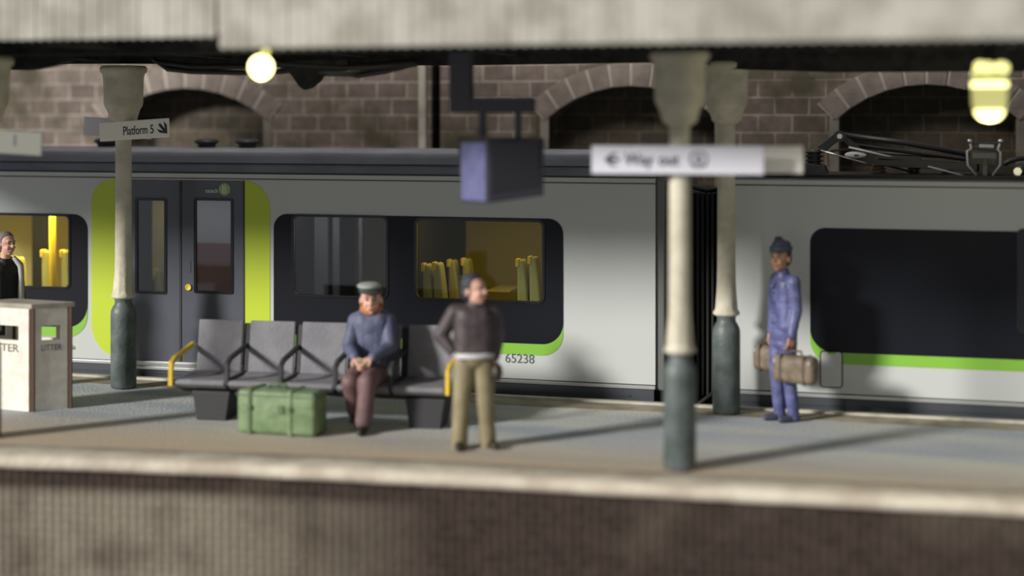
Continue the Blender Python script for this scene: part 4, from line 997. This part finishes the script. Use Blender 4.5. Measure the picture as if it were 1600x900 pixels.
# --- person A: seated man on the fourth seat, navy coat, maroon trousers
pa = G(562, 678); pr = thing('person', 'person seated on the bench in grey cap, orange scarf, navy coat and maroon trousers', 'person', (pa.x, pa.y, 0), R(9))
z_s = .45+.10; yb = .66    # pelvis centre height and distance behind the feet
J = dict(pelvis=(0, yb, z_s+.03), chest=(-.0, yb-.02, z_s+.50), neck=(0, yb-.03, z_s+.66), head=(-.0, yb-.06, z_s+.79),
         shL=(-.18, yb-.02, z_s+.56), shR=(.18, yb-.02, z_s+.56), elL=(-.225, yb-.14, z_s+.29), elR=(.225, yb-.14, z_s+.29),
         wrL=(-.11, yb-.36, z_s+.20), wrR=(.07, yb-.37, z_s+.20), hipL=(-.09, yb-.02, z_s+.02), hipR=(.09, yb-.02, z_s+.02),
         knL=(-.12, .10, .53), knR=(.07, .06, .54), anL=(-.10, .28, .16), anR=(.03, .04, .09), toeL=(-.10, .12, .12), toeR=(.03, -.10, .03))
T, Rm = figure(pr, J, M['skin'], 1.05, R(10), R(3), {'L': ((.6, -.7, -.35), (0, .3, -1), .5, -1), 'R': ((-.8, -.55, -.3), (0, .3, -1), .5, 1)}, hsc=1.36)
jacket(pr, J, M['navy'], 1.08, .026, .93, bulk=1.02, hem=[((0, yb-.08, z_s+.1), (.20, .20, .14))], name='coat')
trousers(pr, J, M['maroon'], 1.05, .028, .93, flare=1.2)
shoes(pr, J, M['shoe'], 1.05)
bm = B()
for k in range(16):
    a_ = 2*PI*k/16; ell(bm, Vector(J['neck'])+Vector((.088*math.cos(a_), .075*math.sin(a_)-.015, .035+.015*math.sin(a_*3))), (.042, .042, .045))
ell(bm, Vector(J['neck'])+Vector((.0, -.10, .01)), (.07, .04, .05)); remesh('scarf', bm, M['orange'], pr, .01, 2)
hair(pr, T, Rm, M['hair_dk'], 1.40)
bm = B(); ell(bm, T(0, .015, .07), (.135, .15, .06), 3, Rm); ell(bm, T(0, -.075, .065), (.105, .08, .022), 3, Rm); hat = remesh('cap', bm, M['hatgrey'], pr, .009, 2)
bm = B(); ell(bm, T(-.012, .01, .105), (.136, .15, .042), 3, Rm); c2 = obj('cap_crown', bm, M['hatpale'], smooth=True); c2.parent = hat
bm = B(); ell(bm, Vector((-.03, yb-.42, z_s+.15)), (.13, .05, .035), 2); remesh('gloves', bm, mat('gloves_khaki', (.25, .2, .13), .7), pr, .01, 2)

# --- person B: standing man, brown jacket, khaki trousers, turned to the right
pb = G(741, 700); pr = thing('person', 'person standing by the bench in dark brown jacket and khaki trousers, hand on hip', 'person', (pb.x, pb.y, 0), R(22))
J = dict(pelvis=(0, 0, .93), chest=(0, .0, 1.27), neck=(.0, .0, 1.44), head=(.0, -.02, 1.59),
         shL=(-.20, .02, 1.37), shR=(.20, .02, 1.37), elL=(-.335, .06, 1.13), elR=(.235, .04, 1.10), wrL=(-.20, -.05, .96), wrR=(.20, -.03, .89),
         hipL=(-.09, 0, .88), hipR=(.09, 0, .88), knL=(-.13, -.02, .48), knR=(.11, -.03, .48), anL=(-.15, 0, .085), anR=(.14, .03, .085),
         toeL=(-.17, -.15, .03), toeR=(.20, -.12, .03))
T, Rm = figure(pr, J, M['skin'], 1.0, R(48), R(-4), {'L': ((.7, -.35, -.6), (.6, .6, 0), .35, -1), 'R': ((0, -.25, -1), (-1, 0, 0), .9, 1)}, hsc=1.28)
jacket(pr, J, M['brownj'], 1.02, .024, .88, hem=[((0, 0, .99), (.19, .145, .09))])
trousers(pr, J, M['khaki'], 1.02, .022, 1.12, flare=1.25)
bm = B(); tube(bm, [(.19*math.cos(2*PI*k/24), .148*math.sin(2*PI*k/24), .94) for k in range(25)], .032, 8)
remesh('shirt_hem', bm, M['white'], pr, .01, 2)
for s_ in 'LR':
    e_, w_ = Vector(J['el'+s_]), Vector(J['wr'+s_]); bm = B(); capsule(bm, lerp(e_, w_, .86), lerp(e_, w_, .98), .048, .044); remesh('cuff', bm, M['white'], pr, .008, 2)
shoes(pr, J, M['shoe'], 1.0)
hair(pr, T, Rm, M['hair_dk'], 1.31)
# what he holds in the right hand
hb = thing('shoulder_bag', 'small dark brown bag held at the hip of the standing person in khaki trousers', 'bag', pb+Vector((.225, .02, .70)), R(22))
bm = B(); ell(bm, (0, 0, .07), (.065, .10, .10), 3); remesh('bag_body', bm, M['shoe'], hb, .01, 2)
bm = B(); tube(bm, [(0, -.06, .13), (0, -.05, .20), (0, .0, .22), (0, .05, .20), (0, .06, .13)], .01); obj('handle', bm, M['case_d'], hb, smooth=True)

# --- person C: blue suit with two cases, walking
pc = G(1224, 658); pr = thing('person', 'person in blue suit and dark cap beside the train, a brown suitcase in each hand', 'person', (pc.x, pc.y, 0), R(-52))
J = dict(pelvis=(0, 0, 1.05), chest=(0, .0, 1.43), neck=(.0, -.01, 1.63), head=(.0, -.04, 1.79),
         shL=(-.17, .02, 1.54), shR=(.17, .02, 1.54), elL=(-.20, .05, 1.23), elR=(.20, .03, 1.23), wrL=(-.21, -.02, .95), wrR=(.21, -.04, .95),
         hipL=(-.085, 0, .97), hipR=(.085, 0, .97), knL=(-.08, -.04, .55), knR=(.075, .02, .55), anL=(-.075, .0, .085), anR=(.075, .08, .085),
         toeL=(-.09, -.17, .03), toeR=(.085, -.08, .03))
T, Rm = figure(pr, J, M['skin_dk'], 1.0, R(30), 0, {'L': ((0, -.1, -1), (1, 0, 0), 1.1, -1), 'R': ((0, -.1, -1), (-1, 0, 0), 1.1, 1)}, hsc=1.28)
jacket(pr, J, M['blue'], 1.0, .02, .95, hem=[((0, .0, .98), (.185, .14, .16)), ((0, .01, .86), (.175, .13, .10))])
trousers(pr, J, M['blue'], .95, .014, 1.05, flare=1.1)
shoes(pr, J, M['blue_dk'], 1.0)
hair(pr, T, Rm, M['hair_dk'], 1.27)
bm = B(); ell(bm, T(0, .015, .08), (.125, .14, .062), 3, Rm); ell(bm, T(.0, .02, .12), (.10, .11, .045), 3, Rm); ell(bm, T(-.03, .03, .155), (.05, .06, .035), 2, Rm); ell(bm, T(0, -.08, .06), (.085, .06, .018), 2, Rm); remesh('cap', bm, M['blue_dk'], pr, .008, 2)
bm = B(); capsule(bm, (0, -.05, 1.58), (0, -.14, 1.48), .05, .03); remesh('collar', bm, M['blue'], pr, .01, 1)
for k in range(4):
    bm = B(); ell(bm, (.03, -.155, 1.42-.11*k), (.012, .008, .012)); obj('coat_button', bm, M['blue_dk'], pr, smooth=True)
def suitcase(label, loc, rz, W_, D_, H_):
    t = thing('suitcase', label, 'suitcase', loc, rz, 'suitcases of the person in blue')
    bm = B(); box(bm, (0, 0, H_/2), (W_, D_, H_)); o = obj('case_body', bm, M['case'], t); bv = o.modifiers.new('b', 'BEVEL'); bv.width = .07; bv.segments = 5
    for p in o.data.polygons: p.use_smooth = True
    for xx in (-W_*.27, W_*.27):
        bm = B(); box(bm, (xx, 0, H_/2), (.035, D_+.01, H_+.01)); o = obj('strap', bm, M['case_d'], t, bevel=.06)
    bm = B(); tube(bm, [(-.075, 0, H_-.01), (-.07, 0, H_+.045), (.07, 0, H_+.045), (.075, 0, H_-.01)], .012); obj('handle', bm, M['case_d'], t, smooth=True)
    for xx in (-W_*.4, W_*.4):
        for yy in (-1, 1):
            bm = B(); box(bm, (xx, yy*D_/2, H_*.8), (.03, .01, .04)); obj('latch', bm, M['metal'], t)
    return t
hr = Matrix.Rotation(R(-30), 3, 'Z')
hl_ = pc+hr @ Vector((-.22, -.05, .80)); hr_ = pc+hr @ Vector((.22, -.07, .80))
suitcase('brown suitcase in front, held in the hand nearer the platform edge', Vector((PX(1243, pc.y-.25), pc.y-.25, .465)), R(-20), .50, .20, .30)
suitcase('brown suitcase partly hidden behind the legs of the person in blue', Vector((PX(1207, pc.y+.2), pc.y+.2, .51)), R(-20), .42, .2, .29)

# --- person D: at the left edge behind the bin
pdp = Vector((-10.93, 16.52, 0)); pr = thing('person', 'person at the left edge behind the litter bin, black top under a pale coat', 'person', pdp, R(68))
J = dict(pelvis=(0, 0, 1.0), chest=(0, .0, 1.37), neck=(.0, -.01, 1.56), head=(.0, -.05, 1.77),
         shL=(-.20, .02, 1.48), shR=(.20, .02, 1.48), elL=(-.25, .06, 1.2), elR=(.25, .06, 1.2), wrL=(-.23, -.06, .96), wrR=(.23, -.06, .96),
         hipL=(-.09, 0, .96), hipR=(.09, 0, .96), knL=(-.1, -.02, .52), knR=(.1, -.02, .52), anL=(-.11, 0, .085), anR=(.11, .03, .085),
         toeL=(-.12, -.16, .03), toeR=(.12, -.13, .03))
T, Rm = figure(pr, J, M['skin'], 1.0, R(0), 0, {'L': ((0, -.1, -1), (1, 0, 0), .4, -1), 'R': ((0, -.1, -1), (-1, 0, 0), .4, 1)}, hsc=1.2)
jacket(pr, J, M['blackcoat'], 1.05, .02, .9, name='top')
trousers(pr, J, M['blackcoat'], 1.0, .02, .97)
bm = B()
for s_ in (1,):
    chain(bm, [(s_*.07, -.11, 1.60), (s_*.11, -.175, 1.50), (s_*.11, -.19, 1.38), (s_*.12, -.17, 1.15), (s_*.14, -.15, .9)], [.03, .034, .034, .04, .045])
    chain(bm, [(s_*.05, .06, 1.6), (s_*.2, .02, 1.53)], [.04, .05])
remesh('open_coat', bm, M['coatgrey'], pr, .01, 2)
shoes(pr, J, M['shoe'], 1.0); hair(pr, T, Rm, M['hair_gr'], 1.2)
